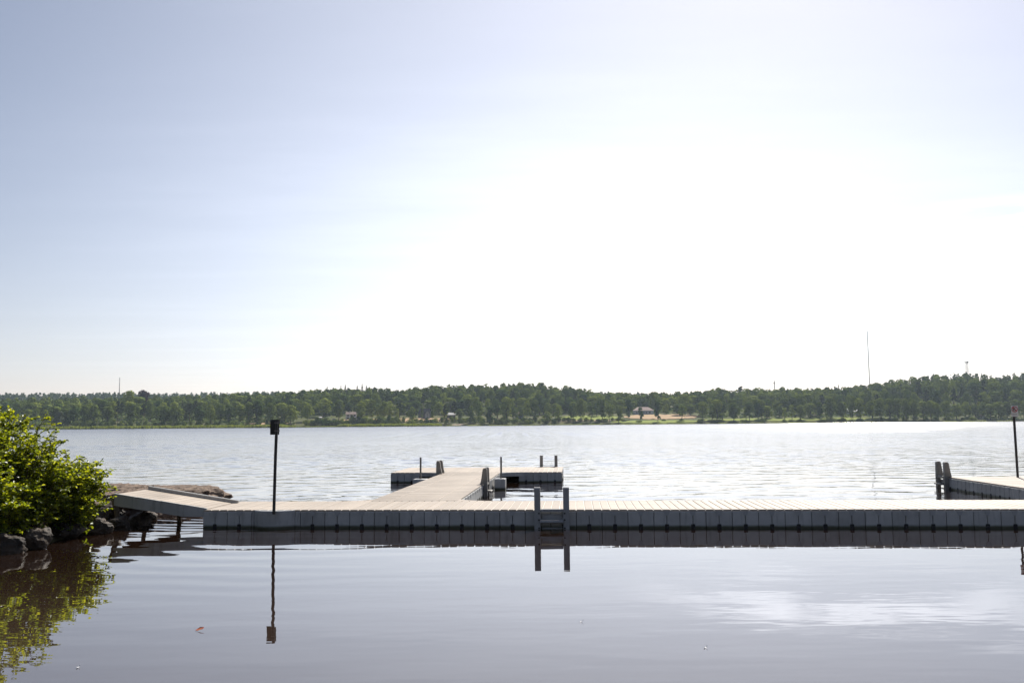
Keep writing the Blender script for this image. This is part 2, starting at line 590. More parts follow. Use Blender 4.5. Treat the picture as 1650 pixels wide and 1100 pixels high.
def water_mat():
    mm, nt, out = mat('lake_water')
    p = N(nt, 'ShaderNodeBsdfPrincipled')
    p.inputs['IOR'].default_value = 1.62
    p.inputs['Base Color'].default_value = (0.019, 0.0105, 0.0068, 1)
    p.inputs['Specular IOR Level'].default_value = 0.5
    geo = N(nt, 'ShaderNodeNewGeometry')
    pos = geo.outputs['Position']
    sep = N(nt, 'ShaderNodeSeparateXYZ')
    nt.links.new(pos, sep.inputs[0])
    d = N(nt, 'ShaderNodeVectorMath', operation='DOT_PRODUCT')
    sub = N(nt, 'ShaderNodeVectorMath', operation='SUBTRACT')
    nt.links.new(pos, sub.inputs[0])
    sub.inputs[1].default_value = O0
    nt.links.new(sub.outputs[0], d.inputs[0])
    d.inputs[1].default_value = NB
    s = d.outputs['Value']                       # metres behind the dock front

    def nz(sx, sy, detail, rough=0.5, rot=0.0):
        mp = N(nt, 'ShaderNodeMapping')
        mp.inputs['Scale'].default_value = (sx, sy, 1)
        mp.inputs['Rotation'].default_value = (0, 0, rot)
        nt.links.new(pos, mp.inputs[0])
        return noise_n(nt, mp.outputs[0], 1.0, detail, rough)

    lake0 = maprange(nt, s, 0.5, 5.0)
    lake1 = maprange(nt, s, 10, 40)
    # sheltered lagoon: long low undulation
    h = mathn(nt, 'MULTIPLY', nz(0.5, 2.0, 1.0, 0.4, 0.06), 0.0024)
    h = mathn(nt, 'ADD', h, mathn(nt, 'MULTIPLY', nz(2.0, 5.0, 1.0, 0.4, -0.1), 0.0009))
    # rings running out from the ramp supports
    dist = N(nt, 'ShaderNodeVectorMath', operation='DISTANCE')
    nt.links.new(pos, dist.inputs[0])
    dist.inputs[1].default_value = (-6.6, 21.0, 0)
    wv = mathn(nt, 'SINE', mathn(nt, 'ADD', mathn(nt, 'MULTIPLY', dist.outputs['Value'], 14.0), mathn(nt, 'MULTIPLY', nz(0.9, 0.9, 2), 9.0)))
    fall = maprange(nt, dist.outputs['Value'], 9.0, 2.5)
    fall = mathn(nt, 'MULTIPLY', fall, mathn(nt, 'ADD', 0.02, mathn(nt, 'MULTIPLY', maprange(nt, dist.outputs['Value'], 5.2, 2.8), 0.98)))
    h = mathn(nt, 'ADD', h, mathn(nt, 'MULTIPLY', mathn(nt, 'MULTIPLY', wv, fall), 0.0034))
    dist2 = N(nt, 'ShaderNodeVectorMath', operation='DISTANCE')
    nt.links.new(pos, dist2.inputs[0])
    dist2.inputs[1].default_value = (-3.2, 24.0, 0)
    wv2 = mathn(nt, 'SINE', mathn(nt, 'ADD', mathn(nt, 'MULTIPLY', dist2.outputs['Value'], 8.2), mathn(nt, 'MULTIPLY', nz(0.35, 0.35, 1), 10.0)))
    f2 = mathn(nt, 'MULTIPLY', maprange(nt, dist2.outputs['Value'], 19.0, 8.0), maprange(nt, sep.outputs[0], -0.5, -4.5))
    h = mathn(nt, 'ADD', h, mathn(nt, 'MULTIPLY', mathn(nt, 'MULTIPLY', wv2, f2), 0.0016))
    # open lake
    a = mathn(nt, 'MULTIPLY', nz(0.8, 1.9, 2.0, 0.5, 0.1), 0.022)
    b = mathn(nt, 'MULTIPLY', nz(3.0, 6.0, 2.0, 0.5, -0.15), 0.011)
    gust = maprange(nt, nz(0.05, 0.12, 2.0), 0.35, 0.65, 0.55, 1.2)
    lk = mathn(nt, 'MULTIPLY', mathn(nt, 'ADD', a, b), gust)
    amp = mathn(nt, 'ADD', mathn(nt, 'MULTIPLY', lake0, 0.28), mathn(nt, 'MULTIPLY', lake1, 0.72))
    h = mathn(nt, 'ADD', h, mathn(nt, 'MULTIPLY', lk, amp))
    bp = N(nt, 'ShaderNodeBump')
    bp.inputs['Strength'].default_value = 1
    bp.inputs['Distance'].default_value = 1.0
    nt.links.new(h, bp.inputs['Height'])
    nt.links.new(bp.outputs[0], p.inputs['Normal'])
    rg = mathn(nt, 'ADD', maprange(nt, s, 4, 45, 0.005, 0.13, False), maprange(nt, s, 45, 300, 0.0, 0.12, False))
    nt.links.new(rg, p.inputs['Roughness'])
    # the brown bottom shines through where the lagoon gets shallow
    shal = mathn(nt, 'MULTIPLY', maprange(nt, sep.outputs[1], 14.0, 7.0), maprange(nt, sep.outputs[0], 2.0, -6.0, 0.25, 1.0))
    nt.links.new(mixc(nt, shal, (0.019, 0.0105, 0.0068), (0.055, 0.036, 0.026)), p.inputs['Base Color'])
    # small steep wavelets facing down the wind; added tilt on the right shapes sun glitter into the normals
    px_ = mathn(nt, 'DIVIDE', sep.outputs[0], mathn(nt, 'MAXIMUM', sep.outputs[1], 1.0))
    glitter_mask = mathn(nt, 'MULTIPLY', maprange(nt, sep.outputs[1], 50, 210), mathn(nt, 'MULTIPLY', maprange(nt, px_, 0.14, 0.38), maprange(nt, px_, 0.8, 0.46)))
    flm = N(nt, 'ShaderNodeMix')
    nt.links.new(maprange(nt, sep.outputs[1], 90, 190), flm.inputs[0])
    nt.links.new(nz(3.4, 0.34, 2.0, 0.8, 0.03), flm.inputs[2])
    nt.links.new(nz(0.9, 0.01, 1.0, 0.6, 0.0), flm.inputs[3])
    nzv = flm.outputs[0]
    base_ = mathn(nt, 'MULTIPLY', maprange(nt, nzv, 0.47, 0.74, 0, 1, False), mathn(nt, 'MULTIPLY', maprange(nt, s, 30, 110), 0.13))
    thr = mathn(nt, 'SUBTRACT', 0.84, mathn(nt, 'MULTIPLY', glitter_mask, 0.36))
    gl_ = mathn(nt, 'MULTIPLY', mathn(nt, 'SUBTRACT', nzv, thr), 13.0, None, True)
    tl = mathn(nt, 'ADD', base_, mathn(nt, 'MULTIPLY', gl_, 0.40))
    cv = N(nt, 'ShaderNodeCombineXYZ')
    nt.links.new(mathn(nt, 'MULTIPLY', tl, -0.33), cv.inputs[0])
    nt.links.new(mathn(nt, 'MULTIPLY', tl, -0.94), cv.inputs[1])
    va = N(nt, 'ShaderNodeVectorMath', operation='ADD')
    nt.links.new(bp.outputs[0], va.inputs[0])
    nt.links.new(cv.outputs[0], va.inputs[1])
    vn = N(nt, 'ShaderNodeVectorMath', operation='NORMALIZE')
    nt.links.new(va.outputs[0], vn.inputs[0])
    nt.links.new(vn.outputs[0], p.inputs['Normal'])
    p.inputs['Coat Weight'].default_value = 0.5
    p.inputs['Coat IOR'].default_value = 1.5
    nt.links.new(vn.outputs[0], p.inputs['Coat Normal'])
    nt.links.new(rg, p.inputs['Coat Roughness'])
    nt.links.new(p.outputs[0], out.inputs[0])
    return mm


# polar sheet round the viewpoint's shore, with real wave shapes out on the lake
az = np.concatenate([np.linspace(-88, -46, 40), np.linspace(-45.6, 45.6, 470), np.linspace(46, 88, 40)]) * math.pi / 180
rr = np.concatenate([np.linspace(3.0, 17.0, 30), 17.3 * 1.0052 ** np.arange(0, 350), ])
rr = np.concatenate([rr, rr[-1] * 1.012 ** np.arange(1, 190)])
rr = rr[rr < 1000]
rr = np.append(rr, [1300.0])
AZ, RR = np.meshgrid(az, rr)
WX, WY = RR * np.sin(AZ), RR * np.cos(AZ)
sdist = (WX - O0.x) * NB.x + (WY - O0.y) * NB.y
edist = (WX - O0.x) * E.x + (WY - O0.y) * E.y


def np_ss(a, b, x):
    t = np.clip((x - a) / (b - a), 0, 1)
    return t * t * (3 - 2 * t)


amp = np_ss(2.0, 6.0, sdist) * (0.30 + 0.70 * np_ss(13, 36, sdist))
amp *= 0.75 + 0.5 * np.sin(WX * 0.06 + 1.0 + 0.8 * np.sin(WY * 0.035)) * np.sin(WY * 0.045 + 0.4)
WZ = np.zeros_like(WX)
NW = 56
for i in range(NW):
    lam = 0.26 * (2.3 / 0.26) ** (i / (NW - 1))
    k = 2 * math.pi / lam
    d = rng.normal(0, 0.62) + math.pi / 2 + 0.12
    WZ += (0.075 * math.sqrt(2 / NW) / k) * np.sin(k * (math.cos(d) * WX + math.sin(d) * WY) + rng.uniform(0, 6.28) + 0.5 * np.sin(WX * 0.11 + i))
WZ *= amp
me = bpy.data.meshes.new('water')
nr_, na_ = WX.shape
me.vertices.add(nr_ * na_)
me.vertices.foreach_set('co', np.stack([WX, WY, WZ], -1).reshape(-1).astype(np.float32))
ii = (np.arange(nr_ - 1)[:, None] * na_ + np.arange(na_ - 1)[None, :]).reshape(-1)
fq = np.stack([ii, ii + na_, ii + na_ + 1, ii + 1], 1)[:, ::-1]
me.loops.add(len(fq) * 4)
me.loops.foreach_set('vertex_index', fq.reshape(-1).astype(np.int32))
me.polygons.add(len(fq))
me.polygons.foreach_set('loop_start', np.arange(0, len(fq) * 4, 4, dtype=np.int32))
me.polygons.foreach_set('use_smooth', np.ones(len(fq), dtype=bool))
me.materials.append(water_mat())
me.update()
if me.polygons[0].normal.z < 0:
    me.flip_normals()
water = link('water', me)
tag(water, 'calm brown lagoon water and rippled open lake', None, None, 'structure')

# ------------------------------------------------------------------ floating docks
ZD = 0.36          # deck level
BW = 0.5


def block_mesh(name='float_block'):
    """one pontoon block side: local x along the edge (centre 0), y 0 = outer face, +y inwards"""
    b = MB()
    g = 0.005
    for x0, x1 in ((-0.25 + 0.0045, -g), (g, 0.25 - 0.0045)):
        b.bbox(x0, x1, 0, 0.5, -0.12, ZD - 0.042, 0.008)
    b.box(-0.25, 0.25, 0.02, 0.48, -0.1, ZD - 0.06, 1)
    o = b.build(name, [M['float'], M['dark']])
    me = o.data
    bpy.data.objects.remove(o)
    return me


def tab_mesh():
    b = MB()
    z = ZD - 0.036
    poly = [(-0.022, z - 0.084), (0.022, z - 0.084), (0.05, z - 0.03), (0.05, z), (-0.05, z), (-0.05, z - 0.03)]
    b.prism(poly, -0.008, 0.03, lambda a, c, q: (a, q, c))
    o = b.build('connector_tab', M['tab'])
    me = o.data
    bpy.data.objects.remove(o)
    return me


def socket_mesh():
    b = MB()
    b.bbox(-0.038, 0.038, -0.008, 0.04, -0.03, 0.082, 0.006)
    o = b.build('pin_socket', M['lug'])
    me = o.data
    bpy.data.objects.remove(o)
    return me


BLOCK, TAB, SOCKET = block_mesh(), tab_mesh(), socket_mesh()


def put_block(root, p, rz):
    o = link('float_block', BLOCK, root, p)
    o.rotation_euler = (0, 0, rz)
    link('connector_tab', TAB, o)
    link('pin_socket', SOCKET, o)
    return o


def boards(mb, x0, x1, y0, y1, along='x', pitch=BW / 3, z=ZD, jit=0.0015):
    """plastic deck boards side by side along an axis"""
    n = max(1, round(((x1 - x0) if along == 'x' else (y1 - y0)) / pitch))
    L = ((x1 - x0) if along == 'x' else (y1 - y0)) / n
    for i in range(n):
        dz = rnd.uniform(-jit, jit)
        a0 = (x0 if along == 'x' else y0) + i * L + 0.009
        a1 = a0 + L - 0.018
        if along == 'x':
            mb.bbox(a0, a1, y0, y1, z - 0.03, z + dz, 0.006, 0)
        else:
            mb.bbox(x0, x1, a0, a1, z - 0.03, z + dz, 0.006, 0)


def gusset(mb, cx, cy, sx, sy, lx=1.0, ly=0.5, z0=ZD - 0.14, z1=ZD - 0.004, n=7):
    """concave corner plate between two decks; (cx,cy) inner corner, sx/sy directions"""
    poly = [(0, 0)]
    for i in range(n + 1):
        t = i / n * math.pi / 2
        poly.append((lx * (1 - math.sin(t)) if False else lx * (1 - math.cos(math.pi / 2 - t)), ly * (1 - math.cos(t))))
    poly = [(0, 0), (lx, 0)] + [(lx * (1 - math.sin(t)) * 0.999, ly * (1 - math.cos(t))) for t in [math.pi / 2 * i / n for i in range(1, n)]] + [(0, ly)]
    mb.prism(poly, z0, z1, lambda a, b, t: (cx + sx * a, cy + sy * b, t), 0)


def ladder(label, p, rz, warm=False):
    """bathing ladder; local x along the dock edge, -y outwards from the dock, origin on the waterline"""
    t = thing('bathing_ladder', label, 'ladder', (p[0], p[1], 0), rz, 'bathing ladders on the floating docks')
    mt = M['ladder_warm'] if warm else M['ladder']
    top = ZD + 0.44
    prof_ = [(-0.012, -0.5), (-0.012, ZD + 0.004), (0.085, ZD + 0.004), (0.05, ZD + 0.16), (0.015, top - 0.035), (-0.012, top - 0.006), (-0.035, top),
             (-0.075, top), (-0.095, top - 0.012), (-0.105, top - 0.04), (-0.118, ZD), (-0.12, -0.5)]
    for s in (-1, 1):
        b = MB()
        x0, x1 = s * 0.34, s * 0.223
        b.prism(prof_, min(x0, x1), max(x0, x1), lambda a, c, q: (q, a, c))
        r = b.build('rail', mt, t)
        for z in (ZD - 0.06, ZD - 0.185, 0.02):
            q = MB()
            q.tube([(s * 0.25, -0.128, z), (s * 0.25, -0.112, z)], 0.016, 10)
            q.build('bolt_hole', M['dark'], r)
    b = MB()
    b.bbox(-0.222, 0.222, -0.11, -0.02, ZD - 0.035, ZD + 0.018, 0.012)
    b.build('crossbar', mt, t)
    for z in (0.15, -0.1, -0.35):
        b = MB()
        # rounded tread reaching out past the rails, with its upstand behind
        pr = [(-0.03, z - 0.03), (-0.03, z + 0.02), (-0.19, z + 0.02), (-0.215, z + 0.008), (-0.22, z - 0.012), (-0.205, z - 0.03)]
        b.prism(pr, -0.222, 0.222, lambda a, c, q: (q, a, c))
        b.bbox(-0.2, 0.2, -0.03, -0.016, z + 0.02, z + 0.12, 0.01)
        for s in (-1, 1):           # corner fillets of the opening
            b.prism([(s * 0.222, z + 0.02), (s * 0.175, z + 0.02), (s * 0.2, z + 0.03), (s * 0.214, z + 0.05), (s * 0.222, z + 0.075)], -0.1, -0.04, lambda a, c, q: (a, q, c))
        b.build('tread', mt, t)
    return t


# --- main floating dock along the near side
main = thing('floating_dock', 'long grey floating dock with beige deck lying across the whole lagoon', 'dock', O0, -TH)
S0, S1, WD = -0.25, 22.25, 2.0
db = MB()
boards(db, S0, S1, 0.02, WD - 0.02)
db.box(S0 + 0.01, S1 - 0.01, 0.03, WD - 0.03, ZD - 0.05, ZD - 0.012, 1)
db.build('deck', [M['board'], M['gap']], main)
for k in range(45):
    if k not in (2, 3):
        put_block(main, (k * BW, 0, 0), 0)
    put_block(main, (k * BW, WD, 0), math.pi)
# rounded fender corner carrying the sign pole
fb = MB()
cx0, cx1 = 0.81, 1.64
pts = [(cx0, 0.3)] + [(cx0 + (cx1 - cx0) * i / 14, -0.17 * math.sin(math.pi * i / 14) ** 0.75) for i in range(15)] + [(cx1, 0.3)]
mid = (cx0 + cx1) / 2
fb.loft([[(x, y, -0.12) for x, y in pts], [(x, y, ZD - 0.03) for x, y in pts], [(mid + (x - mid) * 0.985, y * 0.95 + 0.004, ZD - 0.006) for x, y in pts]])
fb.build('fender', M['float'], main)
for x0, x1 in ((0.753, 0.803), (1.647, 1.747)):
    q = MB()
    q.bbox(x0, x1, 0.0, 0.5, -0.12, ZD - 0.035, 0.006)
    q.build('filler_block', M['float'], main)

# --- T-shaped jetty
jo = at_h(721, 780, ZD)
axis_s = (jo - O0).dot(E)            # centre line of the walkway in dock coordinates
jet = thing('floating_jetty', 'T-shaped floating jetty with beige deck reaching out from the long dock', 'jetty', O0, -TH)
a0, a1 = axis_s - 1.0, axis_s + 1.0
headf = (at_h(760, 760.6, ZD) - O0).dot(NB)
headb = headf + 3.5
hx0, hx1 = axis_s - 3.0 + 0.12, axis_s + 3.0 + 0.12
db = MB()
for x0, x1 in ((a0 + 0.02, a0 + 0.494), (a0 + 0.506, a1 - 0.506), (a1 - 0.494, a1 - 0.02)):
    boards(db, x0, x1, WD + 0.01, headf - 0.01, 'y')
db.box(a0 + 0.03, a1 - 0.03, WD + 0.01, headf - 0.01, ZD - 0.05, ZD - 0.012, 1)
gusset(db, a0 + 0.02, WD + 0.01, -1, 1, 0.95, 0.5)
gusset(db, a1 - 0.02, WD + 0.01, 1, 1, 0.95, 0.5)
db.build('walkway_deck', [M['board'], M['gap']], jet)
db = MB()
boards(db, hx0, hx1, headf + 0.02, headb - 0.02)
db.box(hx0 + 0.01, hx1 - 0.01, headf + 0.03, headb - 0.03, ZD - 0.05, ZD - 0.012, 1)
db.build('head_deck', [M['board'], M['gap']], jet)
for s, cx in ((-1, a0 + 0.02), (1, a1 - 0.02)):
    q = MB()
    gusset(q, cx, headf + 0.01, s, -1, 1.0, 0.55)
    q.build('corner_plate', M['float'], jet)
y = WD + 0.25
while y < headf - 0.2:
    put_block(jet, (a1, y, 0), math.pi / 2)
    put_block(jet, (a0, y, 0), -math.pi / 2)
    y += BW
n = 12
for i in range(n):
    xx = hx0 + (i + 0.5) * BW
    if not (a0 - 0.85 < xx < a1 + 0.85):
        put_block(jet, (xx, headf, 0), 0)
    put_block(jet, (xx, headb, 0), math.pi)
for i in range(1, 6):
    put_block(jet, (hx1, headf + (i + 0.5) * BW, 0), math.pi / 2)
    put_block(jet, (hx0, headf + (i + 0.5) * BW, 0), -math.pi / 2)


def w2(s, n_, z=0.0):
    return O0 + E * s + NB * n_ + Vector((0, 0, z))


# --- jetty at the right edge
TH2 = TH
c2 = at_h(1527, 768.0, ZD)
s2, n2 = (c2 - O0).dot(E), (c2 - O0).dot(NB)
rj = thing('floating_jetty', 'grey floating jetty at right with a sign pole at its outer end', 'jetty', O0, -TH)
db = MB()
W3 = 3.0
boards(db, s2 + 0.02, s2 + W3 - 0.02, WD + 0.01, n2 + 0.1, 'y')
db.box(s2 + 0.03, s2 + W3 - 0.03, WD + 0.01, n2 + 0.09, ZD - 0.05, ZD - 0.012, 1)
db.build('deck', [M['board'], M['gap']], rj)
y = n2 + 0.1 - 0.25
while y > WD + 0.1:
    put_block(rj, (s2, y, 0), -math.pi / 2)
    put_block(rj, (s2 + W3, y, 0), math.pi / 2)
    y -= BW
for i in range(1, 5):
    put_block(rj, (s2 + (i + 0.5) * BW, n2 + 0.12, 0), math.pi)

# --- ladders
p = at_h(889.8, 850, 0)
sl = (p - O0).dot(E)
ladder('dark grey bathing ladder on the near side of the long dock', w2(sl, 0.0), -TH)
p = at_h(783, 779.6, ZD)
nl = (p - O0).dot(NB)
ladder('bathing ladder on the right side of the T-shaped jetty walkway', w2(a1, nl + 0.34), -TH + math.pi / 2, True)
p = at_h(708, 763.5, ZD)
nl = (p - O0).dot(NB)
ladder('bathing ladder on the left side of the walkway near the jetty head', w2(a0, nl + 0.34), -TH - math.pi / 2, True)
p = at_h(885, 750.5, ZD)
sl = (p - O0).dot(E)
ladder('bathing ladder on the far lakeward edge of the jetty head', w2(sl, headb), -TH + math.pi, True)
ladder('pale bathing ladder at the outer end of the right-hand jetty', w2(s2, n2 - 0.05 + 0.3), -TH - math.pi / 2, True)


# --- pole floats beside the walkway
def pole_float(label, s, n_, wx, side):
    t = thing('pole_float', label, 'mooring float', w2(s, n_), -TH, 'pole floats beside the jetty walkway')
    b = MB()
    b.bbox(-wx / 2, wx / 2, -0.2, 0.25, -0.15, 0.33, 0.015)
    b.build('float_box', M['float'], t)
    b = MB()
    b.tube([(side * 0.02, 0.1, 0.3), (side * 0.02, 0.1, 1.0)], 0.03, 10)
    b.build('pole', M['greypole'], t)
    return t


p = at_h(804.5, 788.5, 0)
nf = (p - O0).dot(NB) + 0.2
pole_float('small float box with upright grey pole on the right of the walkway', a1 + 0.03 + 0.2, nf, 0.34, 1)
pole_float('small float box with upright grey pole on the left of the walkway', a0 - 0.03 - 0.24, nf - 0.1, 0.44, -1)

# --- sign pole on the long dock (back of the sign towards us)
sp = thing('sign_post', 'black post on the long dock carrying a sign seen from behind', 'sign post', at_h(441.3, 823, ZD), 0)
sp.location.z = ZD - 0.01
b = MB()
b.tube([(0, 0, -0.05), (0.012, 0, 1.0), (0.03, 0.0, 1.81)], 0.031, 12)
b.build('pole', M['pole'], sp)
b = MB()
b.bbox(-0.113, 0.07, 0.036, 0.043, 1.51, 1.81, 0.004)
b.build('sign_plate', M['signback'], sp)
for z in (1.585, 1.745):
    b = MB()
    b.tube([(0.026, 0, z - 0.014), (0.0265, 0, z + 0.014)], 0.036, 12)
    b.box(-0.03, 0.08, 0.024, 0.035, z - 0.014, z + 0.014)
    b.build('clamp', M['clamp'], sp)

# --- no-diving sign on the right-hand jetty
pb = at_h(1640, 768.6, ZD)
sg = thing('sign_post', 'dark post with white prohibition sign on the right-hand jetty', 'sign post', (pb.x, pb.y, ZD - 0.01), 0)
b = MB()
b.tube([(0, 0, -0.05), (-0.004, 0, 1.86)], 0.034, 12)
b.build('pole', M['pole'], sg)
sz0, sz1 = 1.77, 2.09
b = MB()
b.bbox(-0.1, 0.105, -0.05, -0.038, sz0, sz1, 0.006)
pl = b.build('sign_plate', M['white'], sg)
b = MB()
cz = sz1 - 0.105
ring_o, ring_i = 0.088, 0.069
vs0 = len(b.v)
K = 32
for k in range(K):
    a = 2 * math.pi * k / K
    b.v += [(ring_o * math.cos(a), -0.0535, cz + ring_o * math.sin(a)), (ring_i * math.cos(a), -0.0535, cz + ring_i * math.sin(a))]
for k in range(K):
    j = (k + 1) % K
    b.quadface((2 * k, 2 * j, 2 * j + 1, 2 * k + 1))
w_ = 0.009
dx = ring_i * 0.72
bb = len(b.v)
b.v += [(-dx - w_, -0.055, cz + dx - w_), (-dx + w_, -0.055, cz + dx + w_), (dx + w_, -0.055, cz - dx + w_), (dx - w_, -0.055, cz - dx - w_)]
b.quadface((bb, bb + 1, bb + 2, bb + 3))
b.build('prohibition_symbol', M['red'], sg, fix=False)
b = MB()     # diver pictogram and waves
b.tube([(-0.034, -0.052, cz - 0.012), (0.0, -0.052, cz + 0.028), (0.03, -0.052, cz + 0.038)], 0.009, 6)
b.tube([(-0.034, -0.052, cz - 0.012), (-0.05, -0.052, cz + 0.01)], 0.006, 6)
b.tube([(-0.043, -0.052, cz - 0.022), (-0.04, -0.052, cz - 0.016)], 0.012, 8)
for dz in (-0.036, -0.048):
    b.tube([(-0.045, -0.052, cz + dz), (-0.02, -0.052, cz + dz + 0.006), (0.0, -0.052, cz + dz), (0.02, -0.052, cz + dz + 0.006), (0.04, -0.052, cz + dz)], 0.004, 6)
b.build('pictogram', M['ink'], sg)
b = MB()
for zz, runs in ((sz0 + 0.078, ((-0.075, -0.02), (-0.01, 0.075))), (sz0 + 0.052, ((-0.06, 0.0), (0.012, 0.06)))):
    for x0, x1 in runs:
        x = x0
        while x < x1 - 0.006:
            b.box(x, x + 0.006, -0.0525, -0.0495, zz - 0.007, zz + 0.007 + rnd.choice((0, 0.003)))
            x += 0.0095
b.build('lettering', M['inkgrey'], sg)

# ------------------------------------------------------------------ ramp
rampL, rz0, rz1 = 1.95, ZD + 0.005, 0.665
ramp = thing('access_ramp', 'grey access ramp sloping from the rocks down to the dock end', 'ramp', w2(S0, 0.06), -TH)


def rz_(x):
    return rz0 + (rz1 - rz0) * (-x) / rampL


b = MB()
nb_ = 13
for i in range(nb_):
    xa, xb = -rampL * i / nb_ - 0.005, -rampL * (i + 1) / nb_ + 0.005
    b.hexa([(xb, 0.05, rz_(xb) - 0.03), (xa, 0.05, rz_(xa) - 0.03), (xa, 1.45, rz_(xa) - 0.03), (xb, 1.45, rz_(xb) - 0.03),
            (xb, 0.05, rz_(xb)), (xa, 0.05, rz_(xa)), (xa, 1.45, rz_(xa)), (xb, 1.45, rz_(xb))])
b.hexa([(-rampL, 0.06, rz1 - 0.05), (0, 0.06, rz0 - 0.05), (0, 1.44, rz0 - 0.05), (-rampL, 1.44, rz1 - 0.05),
        (-rampL, 0.06, rz1 - 0.018), (0, 0.06, rz0 - 0.018), (0, 1.44, rz0 - 0.018), (-rampL, 1.44, rz1 - 0.018)], 1)
b.build('deck', [M['board'], M['gap']], ramp)
b = MB()
for i in range(4):
    xa, xb = -rampL * i / 4 - 0.002 + 0.05, -rampL * (i + 1) / 4 + 0.002 + 0.05
    b.hexa([(xb, 0.0, rz_(xb) - 0.21), (xa, 0.0, rz_(xa) - (0.21 if i else 0.14)), (xa, 0.045, rz_(xa) - (0.21 if i else 0.14)), (xb, 0.045, rz_(xb) - 0.21),
            (xb, 0.0, rz_(xb) + 0.035), (xa, 0.0, rz_(xa) + 0.03), (xa, 0.045, rz_(xa) + 0.03), (xb, 0.045, rz_(xb) + 0.035)])
b.build('side_beam', M['float'], ramp)
b = MB()
b.hexa([(-rampL + 0.03, 1.46, rz1 - 0.15), (0.12, 1.46, rz0 - 0.06), (0.12, 1.53, rz0 - 0.06), (-rampL + 0.03, 1.53, rz1 - 0.15),
        (-rampL + 0.03, 1.46, rz1 + 0.07), (0.12, 1.46, rz0 + 0.05), (0.12, 1.53, rz0 + 0.05), (-rampL + 0.03, 1.53, rz1 + 0.07)])
b.build('curb', M['float'], ramp)
for (xa, ya, za, xb, yb, r_) in ((-rampL - 0.02, 0.06, 0.66, -rampL + 0.16, 0.1, 0.055), (-1.12, 1.2, 0.42, -1.06, 1.2, 0.05), (-rampL + 0.02, 1.3, 0.6, -rampL + 0.06, 1.3, 0.05)):
    b = MB()
    b.tube([(xa, ya, za), ((xa + xb) / 2 + 0.01, ya, za / 2), (xb, yb, -0.3)], [r_, r_ * 0.95, r_ * 0.9], 8)
    b.build('support_post', M['timber'], ramp)
b = MB()
b.hexa([(-rampL + 0.1, 0.3, 0.36), (-rampL + 0.18, 0.3, 0.36), (-1.08, 1.3, 0.3), (-1.16, 1.3, 0.3),
        (-rampL + 0.1, 0.3, 0.53), (-rampL + 0.18, 0.3, 0.53), (-1.08, 1.3, 0.42), (-1.16, 1.3, 0.42)])
b.build('brace_board', M['timber'], ramp)


# ------------------------------------------------------------------ rocks
def boulder(label, px, py, z, size, seed, rz=0.0, mt='rock', name='boulder', group='boulders along the left bank', sub=5, amp=0.28, flat=0.0):
    p = at_h(px, py, 0)
    p += Vector((p.x, p.y, 0)).normalized() * size[1] * 0.75
    bm = bmesh.new()
    bmesh.ops.create_icosphere(bm, subdivisions=sub, radius=1.0)
    for v in bm.verts:
        c = v.co.copy()
        # angular facets from a few cutting planes, then surface noise
        r_ = random.Random(seed)
        for k in range(9):
            n_ = Vector((r_.gauss(0, 1), r_.gauss(0, 1), r_.gauss(0, 0.8))).normalized()
            d_ = 0.5 + 0.32 * r_.random()
            e_ = c.dot(n_) - d_
            if e_ > 0:
                c -= n_ * e_ * 0.85
        q = c * 1.6 + Vector((seed * 3.1, 0, 0))
        c *= 1 + amp * (noise.noise(q) * 0.7 + noise.noise(q * 2.3) * 0.45 + (0.5 - abs(noise.noise(q * 4.5))) * 0.35 + noise.noise(q * 9) * 0.14)
        if flat and c.z > flat:
            c.z = flat + (c.z - flat) * 0.12
        q = c * 6.0 + Vector((0, seed, 0))
        c *= 1 + 0.05 * noise.noise(q * 1.7) + 0.03 * noise.noise(q * 4)
        v.co = Vector((c.x * size[0] * 1.08, c.y * size[1], c.z * size[2] * 0.78))
    me = bpy.data.meshes.new(name)
    bm.to_mesh(me)
    bm.free()
    me.materials.append(M[mt])
    me.polygons.foreach_set('use_smooth', [True] * len(me.polygons))
    o = link(name, me, None, (p.x, p.y, z))
    o.rotation_euler = (0, 0, rz)
    return tag(o, label, 'rock', group)


boulder('dark boulder at the water below the left end of the big shrub', 4, 893, 0.1, (0.33, 0.3, 0.3), 1, 0.3)
boulder('rounded brown boulder with wet foot, second along the bank', 58, 885, 0.12, (0.28, 0.27, 0.27), 2, 1.0)
boulder('long slanting grey boulder in the middle of the bank', 103, 869, 0.12, (0.36, 0.3, 0.22), 13, -0.35)
boulder('angular pale boulder at the tip of the bank under the small shrub', 150, 861.5, 0.1, (0.3, 0.27, 0.24), 4, 0.1)
boulder('small boulder set above the waterline under the shrub', 54, 864, 0.42, (0.17, 0.15, 0.11), 5, 0.7)
boulder('dark boulder in the shade at the foot of the ramp', 190, 854, 0.06, (0.3, 0.3, 0.24), 6, 0.2)
boulder('shaded block of rock beneath the upper end of the ramp', 172, 846, 0.16, (0.42, 0.4, 0.36), 7, 0.5)
boulder('sunlit pale stone under the ramp beside the back support post', 244, 838, 0.05, (0.13, 0.2, 0.2), 8, 0.0)
boulder('low dark stone under the middle of the ramp', 222, 845, 0.08, (0.3, 0.3, 0.22), 9, 0.8)
boulder('dark rock wedged under the brace board of the ramp', 205, 838, 0.2, (0.45, 0.35, 0.3), 14, 0.4)
boulder('flat ledge of rock carrying the top of the ramp', 162, 836, 0.2, (0.7, 0.6, 0.34), 10, 0.1, 'slab', flat=0.45)
boulder('boulder behind the leaves at the far left of the bank', 22, 876, 0.3, (0.35, 0.3, 0.24), 11, 0.2)
boulder('bank boulder partly covered by the small shrub', 122, 858, 0.2, (0.34, 0.3, 0.22), 12, 0.9)
